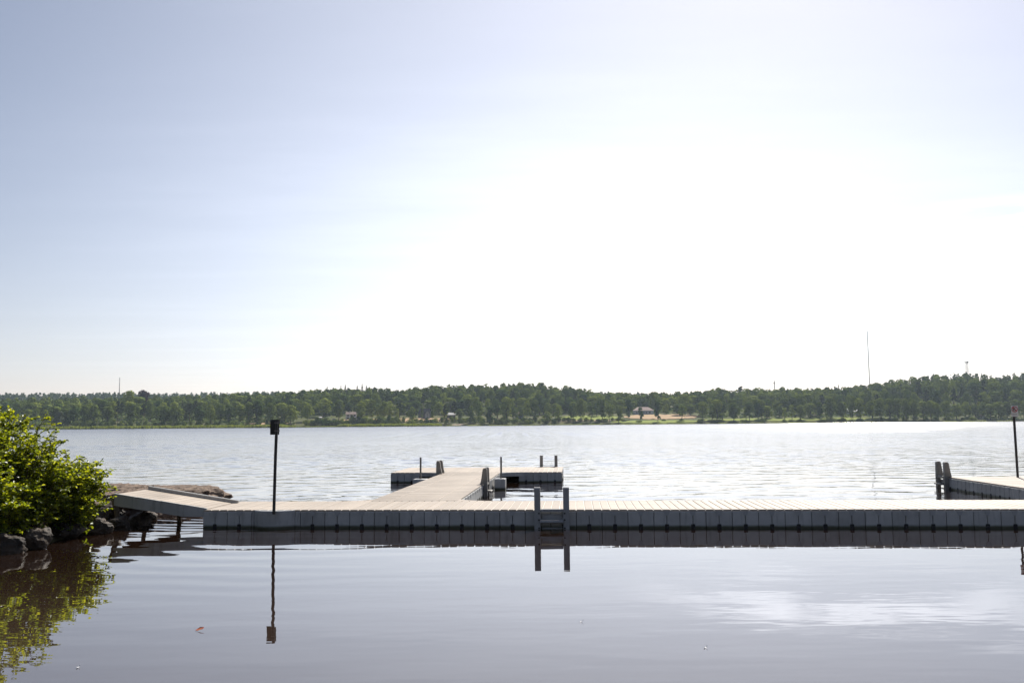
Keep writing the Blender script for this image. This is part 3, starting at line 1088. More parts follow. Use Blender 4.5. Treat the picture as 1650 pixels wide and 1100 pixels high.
# broad sun-lit slab running out behind the ramp
boulder('broad pinkish granite slab sloping into the lake behind the ramp', 240, 822, 0.0, (1.75, 2.1, 1.2), 21, -0.06, 'slab', 'rock_slab', None, 6, 0.2, 0.45)
boulder('lumpy dark rock at the lake end of the granite slab', 328, 806, 0.12, (0.5, 0.5, 0.3), 22, 0.3, 'rock', 'boulder', 'boulders along the left bank', 4, 0.5)
boulder('left part of the granite slab beside the shrub', 180, 820, 0.0, (1.4, 1.8, 1.25), 23, 0.2, 'slab', 'rock_slab', None, 6, 0.2, 0.45)


# ------------------------------------------------------------------ near shrubs
def shrub(label, base, spread, height, n_stem, seed, lean=(0, 0), leafsize=(0.042, 0.078), twigs=14, name='leafy_shrub'):
    r_ = random.Random(seed)
    t = thing(name, label, 'shrub', base, 0, 'leafy shrubs on the left bank')
    wood = MB()
    L = []
    for i in range(n_stem):
        a = 2 * math.pi * (i + r_.random() * 0.8) / n_stem
        q = math.sqrt(r_.random()) * 0.98
        zt = height * (0.32 + 0.68 * math.sqrt(max(0, 1 - (q * 0.94) ** 2))) * (0.84 + 0.2 * r_.random())
        if r_.random() < 0.4:
            zt *= 0.22 + 0.5 * r_.random()
        if r_.random() < 0.14:
            q *= 1.1
            zt *= 1.03
        tip = Vector((lean[0] + spread[0] * q * math.cos(a), lean[1] + spread[1] * q * math.sin(a), zt))
        b0 = Vector((0.25 * spread[0] * q * math.cos(a) + r_.gauss(0, 0.05), 0.25 * spread[1] * q * math.sin(a), -0.1))
        ctl = b0.lerp(tip, 0.45) + Vector((0, 0, 0.18 * zt))
        pts = []
        for k in range(9):
            u = k / 8
            pts.append(b0 * (1 - u) ** 2 + ctl * 2 * u * (1 - u) + tip * u * u + Vector((r_.gauss(0, 0.015), r_.gauss(0, 0.015), 0)))
        wood.tube(pts, [0.018 * (1 - 0.8 * k / 8) for k in range(9)], 5)

        def leaf(p, d):
            s = r_.uniform(*leafsize)
            nrm = Vector((r_.gauss(0, 0.55), r_.gauss(0, 0.55), 1)).normalized()
            ax = (d + Vector((r_.gauss(0, 0.5), r_.gauss(0, 0.5), r_.gauss(-0.12, 0.35)))).normalized()
            sd_ = ax.cross(nrm)
            if sd_.length < 0.1:
                return
            sd_.normalize()
            nn = sd_.cross(ax)
            L.append((p, ax * s, sd_ * s * 0.36, nn * s * 0.16))

        for k in range(twigs):
            u = 0.3 + 0.7 * (k + r_.random()) / twigs
            i0 = min(7, int(u * 8))
            p0 = pts[i0].lerp(pts[i0 + 1], u * 8 - i0)
            out = Vector((p0.x, p0.y, 0))
            out = out.normalized() if out.length > 0.05 else Vector((1, 0, 0))
            d = (out * 0.55 + Vector((r_.gauss(0, 0.8), r_.gauss(0, 0.8), r_.gauss(0.3, 0.45)))).normalized()
            ln = r_.uniform(0.18, 0.42) * (1.2 - 0.5 * u)
            tp = [p0, p0 + d * ln * 0.5 + Vector((0, 0, 0.01)), p0 + d * ln + Vector((0, 0, r_.uniform(-0.03, 0.05)))]
            wood.tube(tp, [0.006, 0.004, 0.002], 3)
            nl = int(ln / 0.0155)
            for j in range(nl):
                v = (j + 0.7) / nl
                pp = tp[0].lerp(tp[1], v * 2) if v < 0.5 else tp[1].lerp(tp[2], v * 2 - 1)
                side = d.cross(Vector((0, 0, 1)))
                if side.length > 0.01:
                    side.normalize()
                leaf(pp, d * 0.4 + side * (1 if j % 2 else -1) * 0.9)
            leaf(tp[2], d)
        for j in range(5):
            leaf(pts[8] + Vector((r_.gauss(0, 0.02), r_.gauss(0, 0.02), -0.03 * j)), (pts[8] - pts[7]).normalized())
    wood.build('stems', M['twig'], t, fix=False)
    n_ = len(L)
    V = np.empty((n_, 6, 3))
    for i, (p, a, s, nn) in enumerate(L):
        V[i] = (p, p + a * 0.3 + s * 0.85 + nn * 0.9, p + a * 0.68 + s + nn, p + a, p + a * 0.68 - s + nn, p + a * 0.3 - s * 0.85 + nn * 0.9)
    me = bpy.data.meshes.new('leaves')
    me.vertices.add(n_ * 6)
    me.vertices.foreach_set('co', V.reshape(-1).astype(np.float32))
    idx = np.array([0, 1, 2, 3, 0, 3, 4, 5])[None, :] + (np.arange(n_) * 6)[:, None]
    me.loops.add(n_ * 8)
    me.loops.foreach_set('vertex_index', idx.reshape(-1).astype(np.int32))
    me.polygons.add(n_ * 2)
    me.polygons.foreach_set('loop_start', np.arange(0, n_ * 8, 4, dtype=np.int32))
    me.materials.append(M['leaf_bush'])
    me.update()
    me.validate()
    link('leaves', me, t)
    return t


shrub('tall yellow-green leafy shrub, the biggest on the left bank', (-9.5, 15.7, 0.3), (1.2, 1.05), 2.3, 80, 1, (0.05, 0))
shrub('broad leafy shrub at the left edge in front of the tallest one', (-9.4, 14.5, 0.3), (0.95, 0.8), 1.65, 46, 2, (0.15, 0))
shrub('mid-sized leafy shrub with twigs leaning over the water', (-8.68, 15.7, 0.25), (0.72, 0.72), 1.52, 50, 3, (0.1, -0.05))
shrub('small round leafy shrub at the tip of the bank next to the ramp', (-8.42, 16.7, 0.12), (0.64, 0.68), 1.32, 56, 4, (0.03, -0.08))
shrub('low leafy shrub overhanging the boulders at the left edge', (-8.78, 14.8, 0.25), (0.58, 0.6), 1.0, 40, 5, (0.1, 0))
shrub('dense leafy shrub behind the tallest one at the left edge', (-10.6, 16.2, 0.5), (1.1, 1.0), 1.95, 40, 6, (0, 0))

# ------------------------------------------------------------------ floating bits
p = at_h(321, 1015.5, 0)
b = MB()
b.v += [(-0.05, 0, 0.004), (-0.01, -0.03, 0.006), (0.05, -0.012, 0.02), (0.055, 0.02, 0.03), (0.0, 0.035, 0.03), (-0.035, 0.02, 0.012)]
b.v += [(x, y, z + 0.002) for x, y, z in b.v[:6]]
b.f, b.mi = [(0, 1, 2, 3, 4, 5), (6, 11, 10, 9, 8, 7)] + [(i, (i + 1) % 6 + 0, (i + 1) % 6 + 6, i + 6) for i in range(6)], [0] * 8
fl = b.build('floating_leaf', simple('autumn_leaf', (0.4, 0.05, 0.03), 0.6, (0.5, 0.25, 0.1), 14), None, False, p)
fl.scale = (0.8, 0.8, 1.0)
tag(fl, 'small red and cream fallen leaf floating on the lagoon', 'leaf')
for i, (px, py, lb) in enumerate(((937, 1001.5, 'tiny white feather floating right of the ladder reflection'), (1137, 1043, 'tiny white feather floating near the lower middle of the lagoon'),
                                  (126, 1075, 'tiny pale petal floating beside the shrub reflection'))):
    p = at_h(px, py, 0)
    b = MB()
    K = 7
    top_ = []
    for k in range(K):
        u = k / (K - 1)
        wv_ = 0.013 * math.sin(math.pi * min(1, u * 1.05)) ** 0.7 + 0.002
        zz = 0.006 + 0.028 * (u - 0.4) ** 2 * 3
        b.v += [(-0.035 + 0.07 * u, -wv_, zz), (-0.035 + 0.07 * u, 0, zz + 0.006), (-0.035 + 0.07 * u, wv_, zz)]
    for k in range(K - 1):
        for j in range(2):
            b.quadface((3 * k + j, 3 * k + 3 + j, 3 * k + 4 + j, 3 * k + 1 + j))
    o = b.build('floating_feather' if i < 2 else 'floating_petal', M['white'], None, False, p)
    o.scale = (0.6, 0.6, 0.6)
    o.rotation_euler = (0, 0, 0.6 * i)
    tag(o, lb, 'feather' if i < 2 else 'petal')


# ------------------------------------------------------------------ distant trees
def crown_quads(pts, nrm, size, rg):
    n = len(pts)
    nn = nrm + rg.normal(0, 0.17, (n, 3))
    nn /= np.linalg.norm(nn, axis=1)[:, None]
    a = np.cross(nn, rg.normal(0, 1, (n, 3)))
    a /= np.linalg.norm(a, axis=1)[:, None]
    b = np.cross(nn, a)
    s = size * rg.uniform(0.55, 1.25, (n, 1))
    k = rg.uniform(0.6, 1.0, (n, 1))
    return np.stack([pts - a * s - b * s * k * 0.6, pts + a * s * 0.7 - b * s * k, pts + a * s + b * s * k * 0.6, pts - a * s * 0.6 + b * s * k], 1)


def lobes(cs, rs, n, size, rg, squash=0.85):
    cs, rs = np.array(cs), np.array(rs)
    pr = rs ** 2 / (rs ** 2).sum()
    k = rg.choice(len(cs), n, p=pr)
    d = rg.normal(0, 1, (n, 3))
    d /= np.linalg.norm(d, axis=1)[:, None]
    d[:, 2] = np.where(d[:, 2] < -0.35, -d[:, 2] * 0.7, d[:, 2])
    rad = rs[k][:, None] * rg.uniform(0.9, 1.03, (n, 1))
    p = cs[k] + d * rad * np.array([1, 1, squash])
    return crown_quads(p, d, size, rg)


def decid(rg, n, size, z0=0.2, width=0.5, nl=13, top=1.0):
    """height-1 deciduous crown; width = radius"""
    cs, rs = [], []
    for i in range(nl):
        u = (i + rg.random()) / nl
        z = z0 + 0.12 + (top - z0 - 0.26) * u
        e = math.sin(math.pi * min(1, 0.16 + 0.8 * u)) ** 0.8
        a = rg.random() * 6.28
        q = width * 0.62 * e * math.sqrt(rg.random() * 0.8 + 0.2)
        cs.append((q * math.cos(a), q * math.sin(a), z))
        rs.append(width * (0.30 + 0.26 * rg.random()) * (0.65 + 0.5 * e))
    cs.append((0, 0, top - 0.17)); rs.append(0.17)
    cs.append((0, 0, (top + z0) / 2)); rs.append(width * 0.6)
    return lobes(cs, rs, n, size, rg)


def spruce(rg, n, size, width=0.22):
    u = 1 - np.sqrt(rg.random(n))
    tier = np.floor(u * 13) / 13
    z = 0.1 + 0.88 * (tier * 0.7 + u * 0.3)
    a = rg.random(n) * 6.283
    q = width * (1 - u) ** 0.9 * (0.35 + 0.7 * np.sqrt(rg.random(n))) * (1 + 0.2 * np.sin(a * 5 + tier * 40))
    p = np.stack([q * np.cos(a), q * np.sin(a), z - q * 0.25], 1)
    nr = np.stack([np.cos(a) * 0.5, np.sin(a) * 0.5, np.full(n, 0.8)], 1)
    return crown_quads(p, nr, size, rg)


def pine(rg, n, size, z0=0.5, width=0.25):
    cs, rs = [], []
    for i in range(9):
        u = i / 8
        a = i * 2.4 + rg.random()
        q = width * (0.75 - 0.55 * u) * rg.uniform(0.5, 1.1)
        cs.append((q * math.cos(a), q * math.sin(a), z0 + (0.93 - z0) * u))
        rs.append(0.075 + 0.05 * rg.random() + 0.03 * (1 - u))
    return lobes(cs, rs, n, size, rg, 0.65)


def trunk_mesh(name, z1, r, seed, limbs=4, m_='bark'):
    r_ = random.Random(seed)
    b = MB()
    pts = [(r_.gauss(0, 0.006) * i, r_.gauss(0, 0.006) * i, z1 * i / 5 - (0.03 if i == 0 else 0)) for i in range(6)]
    b.tube(pts, [r * (1.15 - 0.75 * i / 5) for i in range(6)], 6)
    for k in range(limbs):
        z = z1 * (0.45 + 0.5 * k / max(1, limbs))
        a = k * 2.4 + r_.random()
        l = 0.22 * (1 - 0.3 * k / limbs)
        b.tube([(0, 0, z), (l * 0.5 * math.cos(a), l * 0.5 * math.sin(a), z + l * 0.4), (l * math.cos(a), l * math.sin(a), z + l * 0.75)], [r * 0.45, r * 0.3, r * 0.12], 4)
    o = b.build(name, M[m_])
    me = o.data
    bpy.data.objects.remove(o)
    return me


# prototypes are 1 m tall and 1 m wide-ish; scaled per tree.  (crown mesh, trunk mesh, crown width at height 1)
PROTO = {}


def add_proto(kind, q, mname, tr):
    ext = max(np.abs(q[:, :, 0]).max(), np.abs(q[:, :, 1]).max()) * 2
    PROTO.setdefault(kind, []).append((quads_mesh(kind + '_crown', q, M[mname]), tr, ext * 0.9))


for i in range(4):
    add_proto('round', decid(rng, 1200, 0.034, 0.07, 0.42, 15), 'leaf_a', trunk_mesh('trunk', 0.6, 0.022, i))
for i in range(3):
    add_proto('tall', decid(rng, 1100, 0.03, 0.02, 0.24, 14), 'leaf_a', trunk_mesh('trunk', 0.7, 0.016, 10 + i))
for i in range(3):
    add_proto('airy', decid(rng, 560, 0.028, 0.12, 0.26, 13), 'leaf_a', trunk_mesh('trunk', 0.8, 0.016, 20 + i, 7))
for i in range(2):
    add_proto('spruce', spruce(rng, 800, 0.035), 'leaf_p', trunk_mesh('trunk', 0.9, 0.014, 30 + i, 0))
for i in range(3):
    add_proto('pine', pine(rng, 560, 0.028), 'leaf_p', trunk_mesh('trunk', 0.9, 0.016, 40 + i, 4, 'pinebark'))
for i in range(3):
    q = decid(rng, 700, 0.06, -0.1, 0.7, 10)
    add_proto('bush', q, 'leaf_a', trunk_mesh('trunk', 0.5, 0.03, 50 + i, 3))
add_proto('willow', decid(rng, 1000, 0.035, 0.02, 0.45, 12), 'leaf_grey', trunk_mesh('trunk', 0.5, 0.025, 60))
add_proto('copper', decid(rng, 1000, 0.04, 0.15, 0.45, 12), 'leaf_copper', trunk_mesh('trunk', 0.6, 0.025, 61))
NAMES = {'round': ('leafy_tree', 'tree', 'round-crowned leafy tree'), 'tall': ('leafy_tree', 'tree', 'tall oval leafy tree'),
         'airy': ('leafy_tree', 'tree', 'slender tree with open crown'), 'spruce': ('spruce_tree', 'tree', 'dark pointed spruce'),
         'pine': ('pine_tree', 'tree', 'dark ragged pine'), 'bush': ('shore_bush', 'bush', 'low rounded green bush'),
         'willow': ('willow_tree', 'tree', 'pale grey-green willow'), 'copper': ('copper_beech', 'tree', 'dark purple copper beech')}
ntree = [0]


def tree(px, top, wpx, kind, t, label=None, group='trees on the far shore', hmax=34):
    y = D0 + t
    x = (px - 825) / F_PX * y
    y = shore(x) + t
    x = (px - 825) / F_PX * y
    g = far_ground(x, y)
    ztop = at_y(px, top, y).z
    h = min(max(ztop - g, 2.0), hmax)
    wm = wpx / F_PX * y
    if ntree[0] > 560:
        return
    crown, tr, ext = rnd.choice(PROTO[kind])
    nm, cat, desc = NAMES[kind]
    o = thing(nm, label or desc, cat, (x, y, g - 0.1), rnd.random() * 6.28, group)
    o.scale = (wm / ext, wm / ext, h)
    link('trunk', tr, o)
    link('crown', crown, o)
    ntree[0] += 1
    return o


# trees that can be picked out one by one: x, top, width (photo px), kind, metres behind the shore, label
LM = [
    (527, 620, 13, 'spruce', 215, 'lone pointed spruce on the skyline left of the conifer group'),
    (549, 619, 13, 'spruce', 220, 'left spruce of the skyline conifer group'),
    (556, 617, 13, 'spruce', 225, 'second spruce of the skyline conifer group'),
    (575, 618, 12, 'spruce', 222, 'middle spruce of the skyline conifer group'),
    (583, 615, 13, 'spruce', 224, 'tallest spruce of the skyline conifer group'),
    (590, 618, 13, 'spruce', 226, 'right spruce of the skyline conifer group'),
    (209, 627, 30, 'round', 150, 'large dark round tree beside the copper beech on the left hill'),
    (231, 627, 22, 'copper', 185, 'dark purple copper beech rising above the left wood'),
    (222, 638, 32, 'tall', 95, 'tall green tree below the copper beech'),
    (97, 662, 24, 'willow', 14, 'pale grey willow at the shore behind the near shrub'),
    (300, 648, 22, 'willow', 38, 'soft grey-green tree right of the white farmhouse'),
    (458, 652, 20, 'airy', 24, 'slim tree at the shore left of the post sign'),
    (495, 648, 24, 'round', 40, 'dark tree left of the small white shed'),
    (522, 640, 36, 'round', 92, 'big dark tree between the small shed and the white house'),
    (546, 643, 20, 'tall', 52, 'dark tree just left of the white two-storey house'),
    (582, 645, 19, 'tall', 16, 'tall shore tree hiding the right half of the white house'),
    (599, 642, 17, 'tall', 60, 'light green tree behind the shore tree by the white house'),
    (618, 645, 25, 'round', 48, 'umbrella-crowned tree on the dry grass slope'),
    (643, 640, 18, 'tall', 78, 'dark oval tree left of the grey gabled house'),
    (663, 654, 19, 'round', 22, 'small round tree in front of the grey gabled house'),
    (716, 651, 11, 'pine', 18, 'thin pine left of the white gabled cottage'),
    (732, 646, 11, 'pine', 20, 'reddish thin pine in front of the white gabled cottage'),
    (757, 654, 13, 'tall', 12, 'dark shore tree in front of the parked cars'),
    (770, 644, 10, 'airy', 30, 'slender tree behind the parked cars'),
    (789, 654, 16, 'tall', 10, 'dark leafy tree on the shore right of the cars'),
    (800, 641, 20, 'round', 62, 'broad tree behind the dark leafy shore tree'),
    (815, 638, 24, 'tall', 26, 'bright yellow-green tree left of the red-roofed house'),
    (848, 643, 15, 'airy', 18, 'open-crowned tree just right of the red-roofed house'),
    (862, 643, 15, 'tall', 30, 'dark tree with the white board under it'),
    (868, 632, 28, 'round', 100, 'large flat-topped tree on the slope behind the red-roofed house'),
    (880, 662, 18, 'round', 8, 'low dark tree at the waterline left of the lawn'),
    (899, 651, 15, 'airy', 16, 'small tree standing in front of the lawn left edge'),
    (919, 652, 11, 'airy', 20, 'thin tree standing in the middle of the lawn view'),
    (935, 640, 21, 'round', 24, 'tall open tree at the right part of the lawn'),
    (951, 646, 16, 'airy', 18, 'slim tree just right of the lawn'),
    (969, 640, 17, 'tall', 26, 'tall dark tree between the lawn and the gravel bend'),
    (981, 649, 16, 'airy', 12, 'shore tree at the left end of the green strip'),
    (995, 651, 13, 'tall', 10, 'shore tree with a long shadow left of the hay field'),
    (1012, 641, 12, 'tall', 36, 'narrow tree at the left edge of the hay field'),
    (1030, 655, 10, 'tall', 24, 'small tree in front of the hip-roofed house'),
    (1058, 645, 11, 'tall', 12, 'dark columnar tree standing before the hay field'),
    (1050, 629, 15, 'round', 120, 'tall ragged tree on the skyline behind the hip-roofed house'),
    (1072, 651, 13, 'bush', 88, 'pale rounded bush beside the hip-roofed house'),
    (1097, 649, 15, 'airy', 22, 'thin-trunked tree at the right end of the hay field'),
    (1100, 632, 32, 'round', 110, 'huge dark rounded tree behind the right end of the hay field'),
    (1130, 645, 22, 'airy', 16, 'leafy tree where the hay field meets the right-hand wood'),
    (1153, 642, 23, 'tall', 14, 'broad dark tree standing first in the right-hand wood'),
    (1180, 648, 24, 'round', 12, 'loose tree second along the right-hand shore wood'),
    (1205, 647, 15, 'tall', 18, 'dark narrow tree right of the small grassy gap'),
    (1225, 643, 19, 'tall', 26, 'tall tree with dark foot left of the meadow strip'),
    (1262, 655, 11, 'airy', 14, 'small pale tree standing alone on the meadow strip'),
    (1288, 634, 26, 'round', 70, 'bright dome-topped tree above the meadow strip'),
    (1318, 648, 12, 'tall', 16, 'narrow light tree on the meadow strip left of the dark pair'),
    (1335, 638, 18, 'tall', 22, 'dark tall tree, left of the pair on the meadow strip'),
    (1352, 645, 16, 'round', 18, 'dark tree, right of the pair on the meadow strip'),
    (1350, 616, 10, 'spruce', 215, 'single spruce sticking out of the skyline left of the tall mast'),
    (1371, 637, 14, 'tall', 12, 'very dark columnar tree beside the white building'),
    (1383, 645, 12, 'airy', 30, 'bare-stemmed tree in front of the white building'),
    (1402, 643, 26, 'round', 24, 'spreading tree right of the white building'),
    (1581, 599, 13, 'spruce', 245, 'pointed spruce on the right hilltop beside the lattice tower'),
    (1192, 622, 11, 'pine', 235, 'flat-topped pine breaking the skyline over the right-hand wood'),
]
for px, top, wpx, kind, t, lb in LM:
    tree(px, top, wpx, kind, t, lb)


def zone(px):
    if px < 180: return 'behind the near shrub'
    if px < 330: return 'around the white farmhouse'
    if px < 480: return 'left of the post sign'
    if px < 640: return 'behind the white two-storey house'
    if px < 800: return 'behind the grey gabled house'
    if px < 960: return 'behind the lawn'
    if px < 1120: return 'behind the hay field'
    if px < 1300: return 'at the start of the right-hand wood'
    if px < 1440: return 'below the tall mast'
    if px < 1560: return 'at the foot of the right hill'
    return 'behind the white prohibition sign'


def fill(px0, px1, step, t0, t1, topfn, kinds, row, wr=(16, 26)):
    px = px0 + step * rnd.random()
    while px < px1:
        kd = rnd.choice(kinds)
        t = rnd.uniform(t0, t1)
        wpx = rnd.uniform(*wr) * (0.55 if kd in ('spruce', 'pine', 'airy') else 1)
        zn = zone(px)
        lb = f'{NAMES[kd][2]} in the {row} {zn}'.replace('the white two-storey house', 'the white house')
        tree(px, topfn(px) + rnd.uniform(-3.5, 4.5), wpx, kd, t, lb, f'{NAMES[kd][2]}s in the {row} {zn}')
        px += step * rnd.uniform(0.7, 1.3)


SH = [(0, 654), (80, 657), (130, 652), (190, 648), (260, 655), (330, 650), (380, 647), (420, 643), (470, 650), (1130, 650), (1300, 650), (1450, 640), (1550, 648), (1660, 646)]
shy = lambda px: float(np.interp(px, *zip(*SH)))
MX = ['round', 'round', 'tall', 'tall', 'airy', 'round', 'tall']
fill(-20, 480, 17, 12, 34, shy, MX + ['pine'], 'front row', (18, 28))
fill(1140, 1440, 17, 16, 40, shy, MX, 'front row', (16, 24))
fill(1410, 1680, 13, 6, 26, shy, MX, 'front row', (18, 28))
mid = lambda px: 0.55 * shy(px) + 0.45 * prof(px) if (px < 480 or px > 1130) else prof(px) + 19
fill(-20, 480, 17, 55, 85, mid, MX + ['pine'], 'middle row', (18, 28))
fill(480, 1010, 16, 98, 122, mid, MX + ['pine', 'round'], 'middle row', (18, 28))
fill(1080, 1680, 16, 58, 90, mid, MX + ['pine'], 'middle row', (18, 28))
fill(795, 1000, 15, 32, 80, lambda px: 649, ['airy', 'tall', 'tall', 'pine', 'round'], 'shore row', (12, 20))
fill(598, 795, 19, 18, 58, lambda px: 654, ['airy', 'tall', 'pine', 'airy'], 'shore row', (12, 18))
back = lambda px: 0.3 * mid(px) + 0.7 * (prof(px) + 4)
fill(-20, 1680, 18, 125, 150, back, MX + ['pine', 'spruce'], 'upper row', (18, 30))


# shore bushes
def bushrow(px0, px1, step, t0, t1, hpx, where, wr=(8, 15)):
    px = px0
    while px < px1:
        t = rnd.uniform(t0, t1)
        y = D0 + t
        x = (px - 825) / F_PX * y
        y = shore(x) + t
        g = far_ground(x, y)
        base_y = hor(px) - (g - H_CAM) * F_PX / y
        tree(px, base_y - rnd.uniform(*hpx), rnd.uniform(*wr), 'bush', t, f'low rounded green bush {where}', f'bushes {where}', 9)
        px += step * rnd.uniform(0.7, 1.35)


bushrow(100, 330, 12, 6, 16, (6, 13), 'along the reeds on the left shore')
bushrow(335, 470, 19, 7, 14, (6, 10), 'on the dry shore left of the post sign')
bushrow(494, 640, 6, 5, 14, (8, 15), 'in the dense hedge below the small white shed', (12, 19))
bushrow(600, 790, 7, 6, 26, (5, 11), 'on the slope below the grey gabled house')
bushrow(775, 900, 11, 5, 14, (4, 9), 'at the waterline below the red-roofed house')
bushrow(790, 1000, 9, 12, 30, (4, 9), 'between the lakeside trees before the lawn')
bushrow(1000, 1130, 30, 10, 26, (2, 4), 'on the edge of the hay field')
bushrow(1125, 1440, 34, 3, 10, (3, 6), 'at the foot of the right-hand wood')
bushrow(1440, 1660, 17, 3, 8, (4, 8), 'at the foot of the right hill')
print('individual trees', ntree[0])

# the rest of the wood on the hills: nobody could count it
cheap = [('d', decid(rng, 230, 0.062, 0.1, 0.42, 12)) for _ in range(5)] + [('d', decid(rng, 200, 0.055, 0.05, 0.3, 10)) for _ in range(3)]
cheapc = [('c', spruce(rng, 150, 0.06)) for _ in range(2)] + [('p', pine(rng, 150, 0.055, 0.35, 0.3)) for _ in range(3)]
tiny = [decid(rng, 60, 0.11, 0.0, 0.4, 8) for _ in range(3)] + [spruce(rng, 60, 0.09, 0.25) for _ in range(3)]


def mass(name, label, rows, x_step, protos_fn, hfn, wfn):
    out, tin = [], []
    for t in rows:
        y0 = D0 + t
        half = 0.8 * y0
        x = -half
        while x < half:
            xx, yy = x + rnd.uniform(-0.4, 0.4) * x_step, y0 + rnd.uniform(-6, 6)
            px = 825 + F_PX * xx / yy
            kd, q = protos_fn(px, t)
            h, wv_ = hfn(kd), wfn(kd)
            a = rnd.random() * 6.28
            ca, sa = math.cos(a), math.sin(a)
            Q = q * np.array([wv_, wv_, h])
            Q = np.stack([Q[..., 0] * ca - Q[..., 1] * sa + xx, Q[..., 0] * sa + Q[..., 1] * ca + yy, Q[..., 2] + far_ground(xx, yy)], -1)
            out.append(Q)
            base = rnd.random()
            tin.append(np.full(len(Q), base * 0.9 + 0.1 if kd == 'd' else base * 0.22))
            x += x_step * rnd.uniform(0.8, 1.2)
    o = link(name, quads_mesh(name, np.concatenate(out), M['wood_mass'], np.concatenate(tin)))
    return tag(o, label, 'forest', None, 'stuff')


def conif_share(px, t):
    top = sstep(220, 270, t)
    hill = sstep(1400, 1500, px)
    return min(0.95, 0.08 + 0.28 * top + 0.6 * hill * sstep(190, 240, t))


mass('far_wood', 'mixed wood covering the hills behind the far shore', list(range(165, 300, 14)), 9.5,
     lambda px, t: rnd.choice(cheapc) if rnd.random() < conif_share(px, t) else rnd.choice(cheap),
     lambda k: rnd.uniform(12, 19.5) if k == 'd' else rnd.uniform(11, 18.5),
     lambda k: rnd.uniform(14, 21) if k == 'd' else rnd.uniform(10, 16))
mass('ridge_wood', 'distant wooded ridge along the horizon', list(range(900, 1120, 36)), 8.0,
     lambda px, t: ('c', rnd.choice(tiny)), lambda k: rnd.uniform(9, 18), lambda k: rnd.uniform(9, 15))

# understorey that closes the foot of the wood
def undergrowth():
    n = 14000
    px = rng.uniform(-60, 1720, n)
    t = rng.uniform(10, 160, n)
    keep = ((px < 480) | ((px > 1128) & (t > 30)) | (px > 1430) | (t > 96))
    px, t = px[keep], t[keep]
    pts = []
    for a, b in zip(px, t):
        y = D0 + b
        x = (a - 825) / F_PX * y
        y = shore(x) + b
        pts.append((x, y, far_ground(x, y) + rnd.uniform(0.2, 3.2)))
    P = np.array(pts)
    nr = np.tile(np.array([0, -0.5, 0.9]), (len(P), 1))
    q = crown_quads(P, nr, 1.25, rng)
    o = link('undergrowth', quads_mesh('undergrowth', q, M['wood_mass'], rng.random(len(q)) * 0.6))
    tag(o, 'dark undergrowth between the trunks of the far wood', 'undergrowth', None, 'stuff')


undergrowth()


# reeds at the far waterline
def reeds(name, label, spans):
    q = []
    for px0, px1, dep, hh, dens in spans:
        n = int((px1 - px0) * dens)
        for _ in range(n):
            px = rnd.uniform(px0, px1)
            x = (px - 825) / F_PX * D0
            taper = min(1, (px - px0) / 14 + 0.3, (px1 - px) / 14 + 0.3)
            y = shore(x) - rnd.uniform(0, dep) * taper + 1.5
            h = hh * rnd.uniform(0.55, 1.1) * (0.5 + 0.5 * taper) * (0.85 + 0.3 * noise.noise((px * 0.09, 0, 0)))
            wv_ = rnd.uniform(0.25, 0.5)
            a = rnd.random() * 3.14
            dx_, dy_ = math.cos(a) * wv_, math.sin(a) * wv_
            l1, l2 = rnd.gauss(0, 0.15), rnd.gauss(0, 0.15)
            q.append([(x - dx_, y - dy_, -0.1), (x + dx_, y + dy_, -0.1), (x + dx_ * 0.4 + l1, y + dy_ * 0.4 + l2, h), (x - dx_ * 0.4 + l1, y - dy_ * 0.4 + l2, h)])
    tag(link(name, quads_mesh(name, np.array(q), M['reed'])), label, 'reeds', None, 'stuff')


reeds('reeds', 'green reed belt along the far waterline', [(60, 480, 16, 2.7, 30), (545, 712, 12, 2.8, 30), (-60, 60, 8, 2.2, 12), (480, 545, 3, 1.2, 14)])
reeds('shore_grass', 'low rough grass along the far water edge', [(712, 1140, 2.5, 0.9, 12), (1140, 1700, 2.5, 1.1, 12)])

# ------------------------------------------------------------------ far houses
M['wall_white'] = simple('white_boards', (0.62, 0.62, 0.64), 0.7, (0.55, 0.55, 0.57), 1)
M['wall_grey'] = simple('grey_boards', (0.13, 0.135, 0.145), 0.8, (0.1, 0.105, 0.11), 1)
M['wall_blue'] = simple('bluegrey_boards', (0.3, 0.33, 0.36), 0.8)
M['roof_dark'] = simple('dark_roof_tiles', (0.09, 0.09, 0.1), 0.8)
M['roof_brown'] = simple('brown_roof_tiles', (0.24, 0.17, 0.14), 0.8)
M['roof_pink'] = simple('pale_red_tiles', (0.42, 0.29, 0.25), 0.8, (0.36, 0.25, 0.21))
M['roof_light'] = simple('light_metal_roof', (0.6, 0.58, 0.55), 0.6)
M['pane'] = simple('window_glass', (0.03, 0.035, 0.045), 0.1, spec=0.6)


